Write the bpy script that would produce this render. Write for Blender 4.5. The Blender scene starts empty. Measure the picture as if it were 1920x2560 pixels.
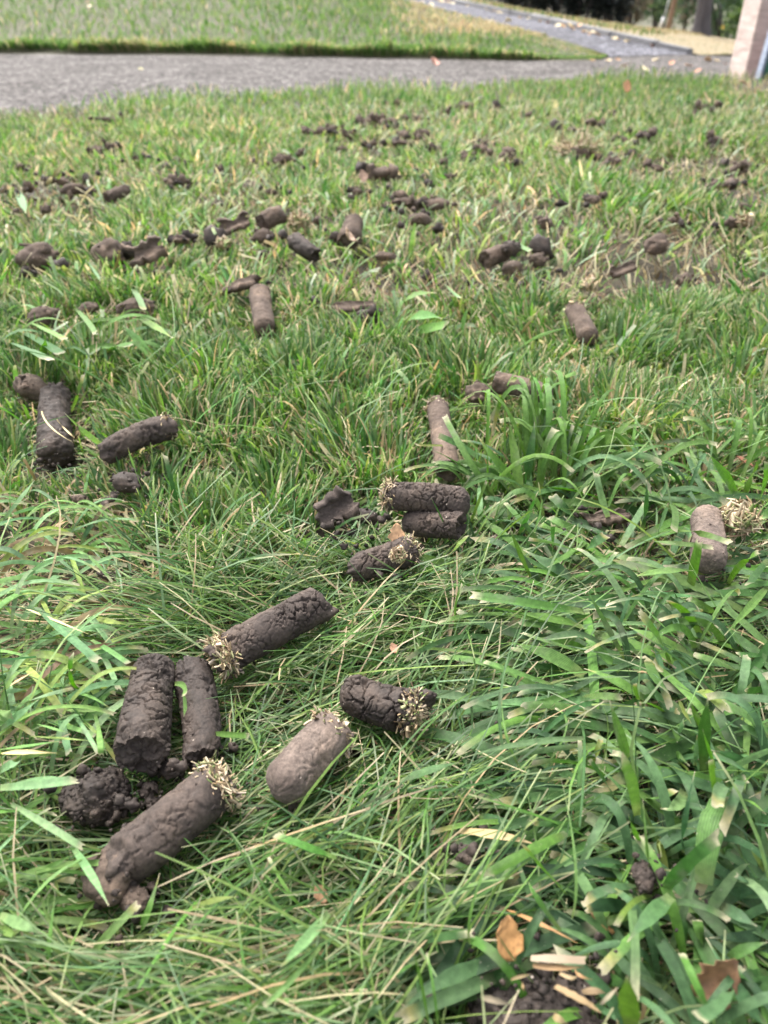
import bpy, bmesh, math, random
import numpy as np
from mathutils import Vector, Matrix

# ------------------------------------------------------------------ camera, sky, sun, exposure
SC = bpy.context.scene
PW, PH, FPX = 1920.0, 2560.0, 1862.0
CAM_H, PITCH = 0.285, math.radians(34.1)
CAM = np.array([0.0, 0.0, CAM_H])
cd = bpy.data.cameras.new('camera')
cd.sensor_fit = 'VERTICAL'; cd.sensor_height = 36.0; cd.lens = 36.0 * FPX / PH
cd.clip_start = 0.01; cd.clip_end = 600
cd.dof.use_dof = True; cd.dof.focus_distance = 0.385
cd.dof.aperture_fstop = cd.lens / 2.3
cam = bpy.data.objects.new('camera', cd)
SC.collection.objects.link(cam)
cam.location = (0, 0, CAM_H); cam.rotation_euler = (math.radians(90) - PITCH, 0, 0)
SC.camera = cam

SUN_EL, SUN_AZ = math.radians(58), math.radians(-35)      # high and behind thin cloud, from front left
world = bpy.data.worlds.new('World'); SC.world = world; world.use_nodes = True
wn = world.node_tree.nodes; wl = world.node_tree.links
bg = wn['Background']
sky = wn.new('ShaderNodeTexSky'); sky.sky_type = 'NISHITA'; sky.sun_disc = False
sky.sun_elevation = SUN_EL; sky.sun_rotation = SUN_AZ
sky.air_density = 1.0; sky.dust_density = 6.0; sky.ozone_density = 1.0
hs = wn.new('ShaderNodeHueSaturation'); hs.inputs['Saturation'].default_value = 0.35
wl.new(sky.outputs[0], hs.inputs['Color']); wl.new(hs.outputs[0], bg.inputs['Color'])
bg.inputs['Strength'].default_value = 0.15
sd = bpy.data.lights.new('sun', 'SUN'); sd.energy = 1.2; sd.angle = math.radians(30); sd.color = (1.0, 0.95, 0.88)
sun = bpy.data.objects.new('sun', sd); SC.collection.objects.link(sun)
_d = Vector((math.sin(SUN_AZ) * math.cos(SUN_EL), math.cos(SUN_AZ) * math.cos(SUN_EL), math.sin(SUN_EL)))
sun.rotation_euler = _d.to_track_quat('Z', 'Y').to_euler()
SC.view_settings.view_transform = 'Standard'; SC.view_settings.look = 'None'
SC.view_settings.gamma = 1.0; SC.view_settings.use_curve_mapping = False
SC.view_settings.exposure = 1.72

# ------------------------------------------------------------------ helpers
COL = SC.collection
rng = np.random.default_rng(7)
SP, CP = math.sin(PITCH), math.cos(PITCH)

def ray(px, py):
    u = (px - PW / 2) / FPX; v = (PH / 2 - py) / FPX
    return np.array([u, CP + v * SP, -SP + v * CP])

def at_depth(px, py, t):
    return CAM + ray(px, py) * t

HOLES = []
def ss(x):
    x = np.clip(x, 0, 1); return x * x * (3 - 2 * x)
def H(x, y):                                   # height of the near lawn's soil
    x = np.asarray(x, float); y = np.asarray(y, float)
    z = 0.03 * ss((y - 0.35) / 0.9)
    z = z + 0.003 * np.sin(x * 23 + 1.3) * np.sin(y * 19 + .4) * ss((3.0 - y) / 2) + 0.006 * np.sin(x * 7.1) * np.sin(y * 5.3 + 1)
    for hx, hy, hr in HOLES:
        z = z - 0.05 * (1 - ss((np.hypot(x - hx, y - hy) - hr * .75) / (hr * .5)))
    return z

def pix(px, py, h=0.0):                        # the point h above the lawn that this ray meets
    d = ray(px, py); z = h
    for _ in range(6):
        t = (z - CAM_H) / d[2]; p = CAM + d * t
        z = h + float(H(p[0], p[1]))
    return p

def depth_of(p):
    q = np.asarray(p) - CAM
    return q[1] * CP - q[2] * SP

def _hash(ix, iy, iz, seed):
    h = (ix.astype(np.int64) * 374761393 + iy.astype(np.int64) * 668265263 + iz.astype(np.int64) * 2147483647 + seed * 1274126177) & 0xFFFFFFFF
    h = ((h ^ (h >> 13)) * 1274126177) & 0xFFFFFFFF
    h = ((h ^ (h >> 16)) * 2246822519) & 0xFFFFFFFF
    return ((h ^ (h >> 15)) & 0xFFFFFF) / float(0xFFFFFF) * 2 - 1

def vnoise(p, seed=0):
    i = np.floor(p).astype(np.int64); f = p - i; f = f * f * (3 - 2 * f)
    r = 0
    for dx in (0, 1):
        for dy in (0, 1):
            for dz in (0, 1):
                w = (f[:, 0] if dx else 1 - f[:, 0]) * (f[:, 1] if dy else 1 - f[:, 1]) * (f[:, 2] if dz else 1 - f[:, 2])
                r = r + w * _hash(i[:, 0] + dx, i[:, 1] + dy, i[:, 2] + dz, seed)
    return r
def fbm(p, seed=0, octv=4):
    r = 0; a = 0.5
    for k in range(octv):
        r = r + a * vnoise(p * 2.0 ** k, seed + 17 * k); a *= 0.5
    return r

def fast_mesh(name, V, quads=None, tris=None, mat=None, col=None, uv=None, smooth=True):
    me = bpy.data.meshes.new(name)
    V = np.asarray(V, np.float32)
    me.vertices.add(len(V)); me.vertices.foreach_set('co', V.ravel())
    loops = []; starts = []; n = 0
    for F, k in ((quads, 4), (tris, 3)):
        if F is None or len(F) == 0: continue
        F = np.asarray(F, np.int32); loops.append(F.ravel())
        starts.append(n + np.arange(len(F), dtype=np.int32) * k); n += F.size
    L = np.concatenate(loops); S = np.concatenate(starts)
    me.loops.add(len(L)); me.loops.foreach_set('vertex_index', L)
    me.polygons.add(len(S)); me.polygons.foreach_set('loop_start', S)
    if smooth: me.polygons.foreach_set('use_smooth', np.ones(len(S), bool))
    me.update(calc_edges=True)
    if col is not None:
        a = me.color_attributes.new('Col', 'FLOAT_COLOR', 'POINT')
        c = np.ones((len(V), 4), np.float32); c[:, :3] = col
        a.data.foreach_set('color', c.ravel())
    if uv is not None:
        l = me.uv_layers.new(name='UVMap'); l.data.foreach_set('uv', np.asarray(uv, np.float32)[L].ravel())
    if mat: me.materials.append(mat)
    return me

def link(name, me, parent=None, matrix=None):
    o = bpy.data.objects.new(name, me); COL.objects.link(o)
    if parent is not None: o.parent = parent
    if matrix is not None: o.matrix_local = matrix
    return o
def tag(o, label=None, cat=None, group=None, kind=None):
    if label: o['label'] = label
    if cat: o['category'] = cat
    if group: o['group'] = group
    if kind: o['kind'] = kind
    return o
def empty(name, loc=(0, 0, 0)):
    o = bpy.data.objects.new(name, None); COL.objects.link(o); o.location = loc; o.empty_display_size = .01
    return o

def grid_faces(n, m, wrap=False):              # n rows of m verts
    r = np.arange(n - 1)[:, None]; c = np.arange(m if wrap else m - 1)[None, :]
    c2 = (c + 1) % m
    a = r * m + c; b = r * m + c2
    return np.stack([a, b, b + m, a + m], -1).reshape(-1, 4)

# ------------------------------------------------------------------ materials
def new_mat(name):
    m = bpy.data.materials.new(name); m.use_nodes = True
    nt = m.node_tree; b = nt.nodes['Principled BSDF']
    return m, nt, b
def N(nt, t, **kw):
    n = nt.nodes.new(t)
    for k, v in kw.items():
        if k in n.inputs: n.inputs[k].default_value = v
        else: setattr(n, k, v)
    return n
def ramp(nt, src, stops):
    r = nt.nodes.new('ShaderNodeValToRGB'); e = r.color_ramp.elements
    while len(e) < len(stops): e.new(0.5)
    for x, (p, c) in zip(e, stops):
        x.position = p; x.color = (*c, 1) if len(c) == 3 else c
    nt.links.new(src, r.inputs[0]); return r
def mixc(nt, fac, a, b, mode='MIX'):
    m = nt.nodes.new('ShaderNodeMix'); m.data_type = 'RGBA'; m.blend_type = mode
    for s, v in ((m.inputs[0], fac), (m.inputs[6], a), (m.inputs[7], b)):
        if hasattr(v, 'node'): nt.links.new(v, s)
        else: s.default_value = v if not isinstance(v, tuple) or len(v) == 4 else (*v, 1)
    return m.outputs[2]

def grass_material(name, rough=.46, trans=.38, veins=False, spec=.36):
    m, nt, b = new_mat(name)
    at = N(nt, 'ShaderNodeAttribute', attribute_name='Col')
    col = at.outputs['Color']
    geo = N(nt, 'ShaderNodeNewGeometry')
    n1 = N(nt, 'ShaderNodeTexNoise', Scale=420.0, Detail=3.0)
    nt.links.new(geo.outputs['Position'], n1.inputs['Vector'])
    r1 = ramp(nt, n1.outputs['Fac'], [(.3, (.72, .74, .72)), (.7, (1.2, 1.18, 1.15))])
    col = mixc(nt, 1.0, col, r1.outputs[0], 'MULTIPLY')
    if veins:
        uv = N(nt, 'ShaderNodeUVMap', uv_map='UVMap')
        sx = N(nt, 'ShaderNodeSeparateXYZ'); nt.links.new(uv.outputs[0], sx.inputs[0])
        mu = N(nt, 'ShaderNodeMath', operation='MULTIPLY'); mu.inputs[1].default_value = 9 * 2 * math.pi; nt.links.new(sx.outputs[0], mu.inputs[0])
        sn = N(nt, 'ShaderNodeMath', operation='SINE'); nt.links.new(mu.outputs[0], sn.inputs[0])
        rv = ramp(nt, sn.outputs[0], [(0, (.82, .84, .82)), (1, (1.12, 1.1, 1.1))])
        col = mixc(nt, 1.0, col, rv.outputs[0], 'MULTIPLY')
        # pale dust and mower bruises
        n2 = N(nt, 'ShaderNodeTexNoise', Scale=900.0, Detail=2.0); nt.links.new(geo.outputs['Position'], n2.inputs['Vector'])
        r2 = ramp(nt, n2.outputs['Fac'], [(.70, (0, 0, 0)), (.76, (.55, .55, .55))])
        col = mixc(nt, r2.outputs[0], col, (.38, .36, .28, 1))
        n3 = N(nt, 'ShaderNodeTexNoise', Scale=70.0, Detail=3.0); nt.links.new(geo.outputs['Position'], n3.inputs['Vector'])
        r3 = ramp(nt, n3.outputs['Fac'], [(.58, (0, 0, 0)), (.72, (.5, .5, .5))])
        col = mixc(nt, r3.outputs[0], col, (.16, .17, .12, 1))
        bp = N(nt, 'ShaderNodeBump', Strength=.35, Distance=.0004); nt.links.new(sn.outputs[0], bp.inputs['Height'])
        nt.links.new(bp.outputs[0], b.inputs['Normal'])
    nt.links.new(col, b.inputs['Base Color'])
    b.inputs['Roughness'].default_value = rough; b.inputs['Specular IOR Level'].default_value = spec
    tr = N(nt, 'ShaderNodeBsdfTranslucent')
    hsv = N(nt, 'ShaderNodeHueSaturation', Saturation=1.15, Value=1.25); nt.links.new(col, hsv.inputs['Color'])
    nt.links.new(hsv.outputs[0], tr.inputs[0])
    mx = N(nt, 'ShaderNodeMixShader'); mx.inputs[0].default_value = trans
    nt.links.new(b.outputs[0], mx.inputs[1]); nt.links.new(tr.outputs[0], mx.inputs[2])
    nt.links.new(mx.outputs[0], nt.nodes['Material Output'].inputs[0])
    return m

def straw_material():
    m, nt, b = new_mat('dry_straw')
    at = N(nt, 'ShaderNodeAttribute', attribute_name='Col')
    nt.links.new(at.outputs['Color'], b.inputs['Base Color'])
    b.inputs['Roughness'].default_value = .6; b.inputs['Specular IOR Level'].default_value = .3
    return m

def soil_material(name, dark, light, scale=1.0, speck=True, rough=.85, bump=.6):
    m, nt, b = new_mat(name)
    tc = N(nt, 'ShaderNodeTexCoord')
    def noise(s, d=4.0):
        n = N(nt, 'ShaderNodeTexNoise', Scale=s * scale, Detail=d, Roughness=.65)
        nt.links.new(tc.outputs['Object'], n.inputs['Vector']); return n
    n1 = noise(110.); n2 = noise(700.); n3 = noise(1500., 2.)
    c = ramp(nt, n1.outputs['Fac'], [(.3, dark), (.75, light)]).outputs[0]
    n0 = noise(38., 3.)
    c = mixc(nt, 1.0, c, ramp(nt, n0.outputs['Fac'], [(.35, (.68, .66, .66)), (.5, (1, 1, 1)), (.68, (1.4, 1.34, 1.26))]).outputs[0], 'MULTIPLY')
    c = mixc(nt, 1.0, c, ramp(nt, n2.outputs['Fac'], [(.3, (.6, .6, .6)), (.72, (1.35, 1.33, 1.3))]).outputs[0], 'MULTIPLY')
    if speck:
        v = N(nt, 'ShaderNodeTexVoronoi', Scale=420. * scale); nt.links.new(tc.outputs['Object'], v.inputs['Vector'])
        wn_ = N(nt, 'ShaderNodeSeparateColor'); nt.links.new(v.outputs['Color'], wn_.inputs[0])
        r1 = ramp(nt, v.outputs['Distance'], [(.12, (1, 1, 1)), (.2, (0, 0, 0))])
        r2 = ramp(nt, wn_.outputs[0], [(.955, (0, 0, 0)), (.965, (1, 1, 1))])
        f = mixc(nt, 1.0, r1.outputs[0], r2.outputs[0], 'MULTIPLY')
        c = mixc(nt, f, c, (.42, .36, .30, 1))
    nt.links.new(c, b.inputs['Base Color'])
    b.inputs['Roughness'].default_value = rough; b.inputs['Specular IOR Level'].default_value = .35
    bp = N(nt, 'ShaderNodeBump', Strength=bump * .6, Distance=.0004 / scale); nt.links.new(n2.outputs['Fac'], bp.inputs['Height'])
    bp2 = N(nt, 'ShaderNodeBump', Strength=bump * .7, Distance=.0003 / scale); nt.links.new(n3.outputs['Fac'], bp2.inputs['Height'])
    nt.links.new(bp.outputs[0], bp2.inputs['Normal']); nt.links.new(bp2.outputs[0], b.inputs['Normal'])
    return m

def asphalt_material(name, a, b_, scale=130.):
    m, nt, b = new_mat(name)
    geo = N(nt, 'ShaderNodeNewGeometry')
    v = N(nt, 'ShaderNodeTexVoronoi', Scale=scale); nt.links.new(geo.outputs['Position'], v.inputs['Vector'])
    sep = N(nt, 'ShaderNodeSeparateColor'); nt.links.new(v.outputs['Color'], sep.inputs[0])
    c = ramp(nt, sep.outputs[0], [(0, a), (.6, b_), (.85, tuple(x * 1.9 for x in b_)), (1, tuple(x * 3.6 for x in b_))]).outputs[0]
    n = N(nt, 'ShaderNodeTexNoise', Scale=3.0, Detail=5.0); nt.links.new(geo.outputs['Position'], n.inputs['Vector'])
    c = mixc(nt, 1.0, c, ramp(nt, n.outputs['Fac'], [(.3, (.75, .74, .73)), (.7, (1.2, 1.2, 1.2))]).outputs[0], 'MULTIPLY')
    nt.links.new(c, b.inputs['Base Color']); b.inputs['Roughness'].default_value = .95; b.inputs['Specular IOR Level'].default_value = .15
    bp = N(nt, 'ShaderNodeBump', Strength=.5, Distance=.004); nt.links.new(v.outputs['Distance'], bp.inputs['Height'])
    nt.links.new(bp.outputs[0], b.inputs['Normal'])
    return m

def plain_material(name, c1, c2, scale=20., rough=.7, bump=.2, dist=.01, stretch=(1, 1, 1)):
    m, nt, b = new_mat(name)
    tc = N(nt, 'ShaderNodeTexCoord'); mp = N(nt, 'ShaderNodeMapping'); mp.inputs['Scale'].default_value = stretch
    nt.links.new(tc.outputs['Object'], mp.inputs[0])
    n = N(nt, 'ShaderNodeTexNoise', Scale=scale, Detail=5.0, Roughness=.6); nt.links.new(mp.outputs[0], n.inputs['Vector'])
    nt.links.new(ramp(nt, n.outputs['Fac'], [(.3, c1), (.7, c2)]).outputs[0], b.inputs['Base Color'])
    b.inputs['Roughness'].default_value = rough
    bp = N(nt, 'ShaderNodeBump', Strength=bump, Distance=dist); nt.links.new(n.outputs['Fac'], bp.inputs['Height'])
    nt.links.new(bp.outputs[0], b.inputs['Normal'])
    return m

M = {}
M['fine'] = grass_material('fine_grass_blades')
M['coarse'] = grass_material('coarse_grass_blades', rough=.50, trans=.28, veins=True, spec=.30)
M['leafy'] = grass_material('shrub_leaves', rough=.5, trans=.3)
M['straw'] = straw_material()
M['soil'] = soil_material('dark_moist_soil', (.044, .034, .029), (.082, .064, .055))
M['soil_black'] = soil_material('black_crumbly_soil', (.028, .0215, .018), (.060, .046, .039), rough=.75)
M['soil_pale'] = soil_material('dry_pale_soil', (.105, .083, .070), (.185, .146, .124), rough=.95)
M['soil_brown'] = soil_material('brown_crumbly_soil', (.074, .055, .043), (.132, .099, .079), rough=.92)
M['lawn_soil'] = soil_material('lawn_soil', (.022, .018, .012), (.055, .046, .027), speck=False)
M['turf_base'] = plain_material('turf_base', (.045, .045, .022), (.085, .080, .042), 60., .9, .4, .01)
M['dry_base'] = plain_material('dry_turf_base', (.17, .135, .075), (.26, .21, .125), 25., .95, .4, .02)
M['asphalt'] = asphalt_material('path_asphalt', (.017, .0155, .014), (.078, .072, .069), 75.)
M['drive'] = asphalt_material('drive_asphalt', (.050, .050, .057), (.085, .085, .096), 60.)
M['kerb'] = plain_material('kerb_granite', (.13, .13, .135), (.24, .235, .235), 40., .8, .3, .004)
M['bark'] = plain_material('tree_bark', (.05, .045, .05), (.11, .10, .105), 14., .9, .9, .03, (1, 1, .25))
M['timber'] = plain_material('pale_timber', (.38, .30, .265), (.60, .49, .44), 9., .85, .6, .01, (1, 1, 5))
M['brown_wood'] = plain_material('brown_wood', (.16, .10, .06), (.26, .17, .11), 12., .8, .3, .006, (1, 1, .2))
M['white'] = plain_material('white_paint', (.72, .72, .72), (.82, .82, .82), 8., .5, .05)
M['rust'] = plain_material('orange_brown_paint', (.30, .13, .06), (.42, .20, .10), 20., .7, .1)
M['green_paint'] = plain_material('green_paint', (.02, .10, .06), (.035, .15, .09), 20., .6, .1)
M['pink_paint'] = plain_material('pink_paint', (.55, .16, .18), (.68, .24, .26), 20., .6, .1)
M['blue_grey'] = plain_material('blue_grey_paint', (.20, .25, .34), (.34, .38, .46), 60., .7, .5)
M['brick'] = plain_material('red_brick', (.30, .12, .10), (.42, .19, .16), 15., .85, .3)
M['mortar'] = plain_material('mortar', (.40, .37, .34), (.5, .46, .43), 30., .9, .3)

# ------------------------------------------------------------------ the setting
def plane_pt(px, py, z):
    d = ray(px, py); return CAM + d * ((z - CAM_H) / d[2])
def strip(name, rows, mat, label=None, sub=6, bump=None, kind='structure', ragged=False):
    """A sheet lofted through polylines (lists of 3-D points), resampled evenly."""
    rows = [np.array(r, float) for r in rows]
    m = 160 if ragged else 60
    def resample(r):
        d = np.r_[0, np.cumsum(np.linalg.norm(np.diff(r, axis=0), axis=1))]
        s = np.linspace(0, d[-1], m)
        return np.stack([np.interp(s, d, r[:, k]) for k in range(3)], -1)
    rows = [resample(r) for r in rows]
    out = []
    for a, b in zip(rows[:-1], rows[1:]):
        for k in range(sub): out.append(a + (b - a) * k / sub)
    out.append(rows[-1])
    P = np.array(out)
    if bump: P[..., 2] += bump * fbm(P.reshape(-1, 3) * 2.2, 3).reshape(P.shape[:2])
    if ragged:
        w = np.r_[np.full(sub, 1.), np.linspace(1, 0, P.shape[0] - sub)][:, None]
        P[sub:2 * sub + 1, :, 2] += (.022 * fbm(np.stack([P[..., 0] * 3.1, 0 * P[..., 0] + 4, 0 * P[..., 0]], -1).reshape(-1, 3), 19).reshape(P.shape[:2]))[sub:2 * sub + 1] * ss((1.1 - P[sub:2 * sub + 1, :, 0]) / 1.2)
        P[..., 1] -= (.16 * fbm(np.stack([P[..., 0] * 2.5, 0 * P[..., 0], 0 * P[..., 0]], -1).reshape(-1, 3), 9).reshape(P.shape[:2]) - .02) * w
    me = fast_mesh(name, P.reshape(-1, 3), quads=grid_faces(P.shape[0], P.shape[1]), mat=mat)
    o = link(name, me); tag(o, kind=kind)
    if label: o['label'] = label
    return P

# wide ground under everything, out to the horizon
gv = np.array([[-300, -60, -.5], [300, -60, -.5], [300, 400, -.5], [-300, 400, -.5]], float)
o = link('ground', fast_mesh('ground', gv, quads=[[0, 1, 2, 3]], mat=M['turf_base'])); tag(o, kind='structure')

PATH_Z = 0.018
EDGE = np.array([pix(x, y, 0) for x, y in [(-1900, 345), (-900, 330), (-300, 314), (0, 302), (347, 265), (740, 241), (1040, 234),
                 (1273, 218), (1504, 204), (1683, 200), (1851, 198), (2300, 198), (3200, 198)]])
def edge_y(x): return np.interp(x, EDGE[:, 0], EDGE[:, 1])
# aeration holes in the near lawn (before the lawn mesh is made)
for px, py, r in [(832, 1352, .010), (395, 700, .013), (1010, 1395, .007), (560, 1010, .008), (1668, 520, .014), (470, 1420, .007), (1500, 1290, .008)]:
    q = pix(px, py, 0); HOLES.append((q[0], q[1], r))
xs = np.linspace(-.9, .9, 210); ys = np.linspace(-.12, 1.25, 160)
X, Y = np.meshgrid(xs, ys)
Pn = np.stack([X, Y, H(X, Y)], -1).reshape(-1, 3)
Pn[:, 2] += .0035 * fbm(Pn * 60, 5) - .002
xs2 = np.linspace(-4.2, 5.2, 150)
rows2 = []
for k in np.linspace(0, 1, 60):
    y = 1.25 + (edge_y(xs2) - 1.25) * k
    rows2.append(np.stack([xs2, y, H(xs2, y) + (.004 if k < 1 else -.03)], -1))
P2 = np.array(rows2)
xs3 = [(-4.2, -.9), (.9, 5.2)]
Vs = [Pn, P2.reshape(-1, 3)]; Qs = [grid_faces(160, 210), grid_faces(60, 150) + len(Pn)]
n0 = len(Pn) + P2.shape[0] * P2.shape[1]
for a, b in xs3:
    Xg, Yg = np.meshgrid(np.linspace(a, b, 30), np.linspace(-.12, 1.25, 15))
    Vs.append(np.stack([Xg, Yg, H(Xg, Yg)], -1).reshape(-1, 3)); Qs.append(grid_faces(15, 30) + n0); n0 += 450
o = link('lawn', fast_mesh('lawn', np.concatenate(Vs), quads=np.concatenate(Qs), mat=M['lawn_soil'])); tag(o, kind='structure')

# footpath, drive, upper lawn, dry bank
F_LINE = [plane_pt(x, y, PATH_Z) for x, y in [(-1900, 133), (-900, 133), (-200, 133), (0, 134), (300, 136), (600, 139), (960, 146), (1300, 152), (1500, 150), (1522, 143)]]
MOUTH = [plane_pt(x, y, PATH_Z) for x, y in [(1722, 137), (1800, 140), (1870, 142), (2300, 146), (3200, 150)]]
near_line = [(x, edge_y(x) - .08, PATH_Z) for x in np.linspace(-4.2, 5.2, 60)]
strip('path', [near_line, F_LINE + MOUTH], M['asphalt'], sub=10)
E_LINE = [at_depth(*p) for p in [(800, -45, 8), (960, -8, 7.1), (1064, 17, 6.5), (1300, 77, 5.6), (1420, 108, 5.25), (1522, 143, 4.94)]]
K_LINE = [at_depth(*p) for p in [(900, -45, 10.5), (1000, -18, 9.2), (1180, 20, 7.6), (1330, 50, 6.7), (1470, 82, 6.0), (1600, 112, 5.55), (1722, 137, 5.28)]]
strip('drive', [[p + [0, 0, .004] for p in E_LINE], [p + [0.03, 0, .004] for p in K_LINE]], M['drive'])
LIP = .026
T_LINE = [at_depth(*p) for p in [(-2600, -170, 13), (-900, -150, 12), (-200, -140, 11), (300, -120, 10.4), (500, -100, 10)]] + E_LINE
F2 = [p for p in F_LINE]
lipz = np.array([1, .9, 1.1, .95, 1.0, .8, .6, .35, .1, .02])[:len(F2)]; lipz[-2] = .35; lipz[-1] = 0.05
UPPER = strip('upper_lawn', [F2, [p + np.array([0, .03, LIP * k]) for p, k in zip(F2, lipz)], [p + np.array([0, .25, LIP * 1.2 * k]) for p, k in zip(F2, lipz)], [p + np.array([0, 0, .012]) for p in T_LINE]], M['turf_base'], sub=5, ragged=True)
KT = [p + np.array([.075, .03, .034]) for p in K_LINE[:-1]] + [K_LINE[-1] + np.array([.075, .03, .008])] + [p + np.array([0, .02, .012]) for p in MOUTH[1:]]
S_LINE = [at_depth(*p) for p in [(500, -150, 18), (1000, -40, 15), (1130, -8, 13), (1400, 45, 13), (1570, 70, 13.5), (1750, 84, 14), (1870, 112, 14), (2300, 150, 14), (3200, 200, 14)]]
BEYOND = [np.array([p[0] * 1.5, p[1] + 8, -.52]) for p in S_LINE]
BANK = strip('bank', [KT, S_LINE, BEYOND], M['dry_base'], sub=8, bump=.03)

# kerb of granite blocks along the drive, each block a part
kerb = empty('kerb', K_LINE[-1]); tag(kerb, 'low pale granite kerb of blocks along the drive, below the dry bank', 'kerb')
kd = np.r_[0, np.cumsum(np.linalg.norm(np.diff(np.array(K_LINE), axis=0), axis=1))]
def kpt(s): return np.array([np.interp(s, kd, np.array(K_LINE)[:, k]) for k in range(3)])
s = 0.0; random.seed(5)
while s < kd[-1] - .1:
    L = min(random.uniform(.34, .5), kd[-1] - s)
    a, b = kpt(s), kpt(s + L - .012)
    hgt = .042 * min(1, (kd[-1] - s) / .5 + .25)
    ax = (b - a) / np.linalg.norm(b - a); side = np.cross(ax, [0, 0, 1]); side = -side / np.linalg.norm(side)
    if side[0] < 0: side = -side
    bm = bmesh.new(); bmesh.ops.create_cube(bm, size=1)
    for v in bm.verts:
        c = v.co.copy(); j = random.uniform(-.006, .006)
        q = a + (b - a) * (c.x + .5) + side * ((c.y + .5) * .065 + j) + np.array([0, 0, -.05 + (c.z + .5) * (hgt + .05) + j * .6])
        v.co = Vector(q - K_LINE[-1])
    bmesh.ops.bevel(bm, geom=list(bm.edges), offset=.006, segments=2, affect='EDGES')
    me = bpy.data.meshes.new('kerb_block'); bm.to_mesh(me); bm.free(); me.materials.append(M['kerb'])
    link('kerb_block', me, kerb); s += L

# ------------------------------------------------------------------ soil pieces
CLEAR = []                                    # capsules (a, b, radius): nothing grows through these

def straw_bits(n, place, colmix=None, seed=0, w=(.0002, .0006), L=(.006, .016)):
    """n little curved straws as three-sided rods; place(r) -> (point, direction)."""
    r = np.random.default_rng(seed); V = []; Q = []; C = []
    pal = np.array([(.50, .40, .26), (.44, .34, .20), (.58, .48, .33), (.36, .26, .15), (.26, .18, .11), (.36, .36, .18), (.58, .47, .36), (.54, .43, .28), (.16, .22, .07)])
    for i in range(n):
        p, d = place(r); d = d / (np.linalg.norm(d) + 1e-9)
        ln = r.uniform(*L); wd = r.uniform(*w) * (2.0 if r.random() < .12 else 1)
        a = np.cross(d, r.normal(size=3)); a /= np.linalg.norm(a); b = np.cross(d, a)
        bend = a * ln * r.normal() * .11
        pts = [p, p + d * ln * .35 + bend * .8, p + d * ln * .7 + bend, p + d * ln + bend * r.uniform(-.4, .6)]
        c = pal[r.integers(len(pal))] * r.uniform(.75, 1.15)
        base = len(V)
        for k, q in enumerate(pts):
            ww = wd * (1, 1, .9, .5)[k]
            for j in range(3):
                t = j * 2.094; V.append(q + (a * math.cos(t) * 1.5 + b * math.sin(t) * .5) * ww); C.append(c)
        for k in range(3):
            for j in range(3):
                Q.append([base + k * 3 + j, base + k * 3 + (j + 1) % 3, base + k * 3 + 3 + (j + 1) % 3, base + k * 3 + 3 + j])
    return np.array(V), np.array(Q), np.array(C)

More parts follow.
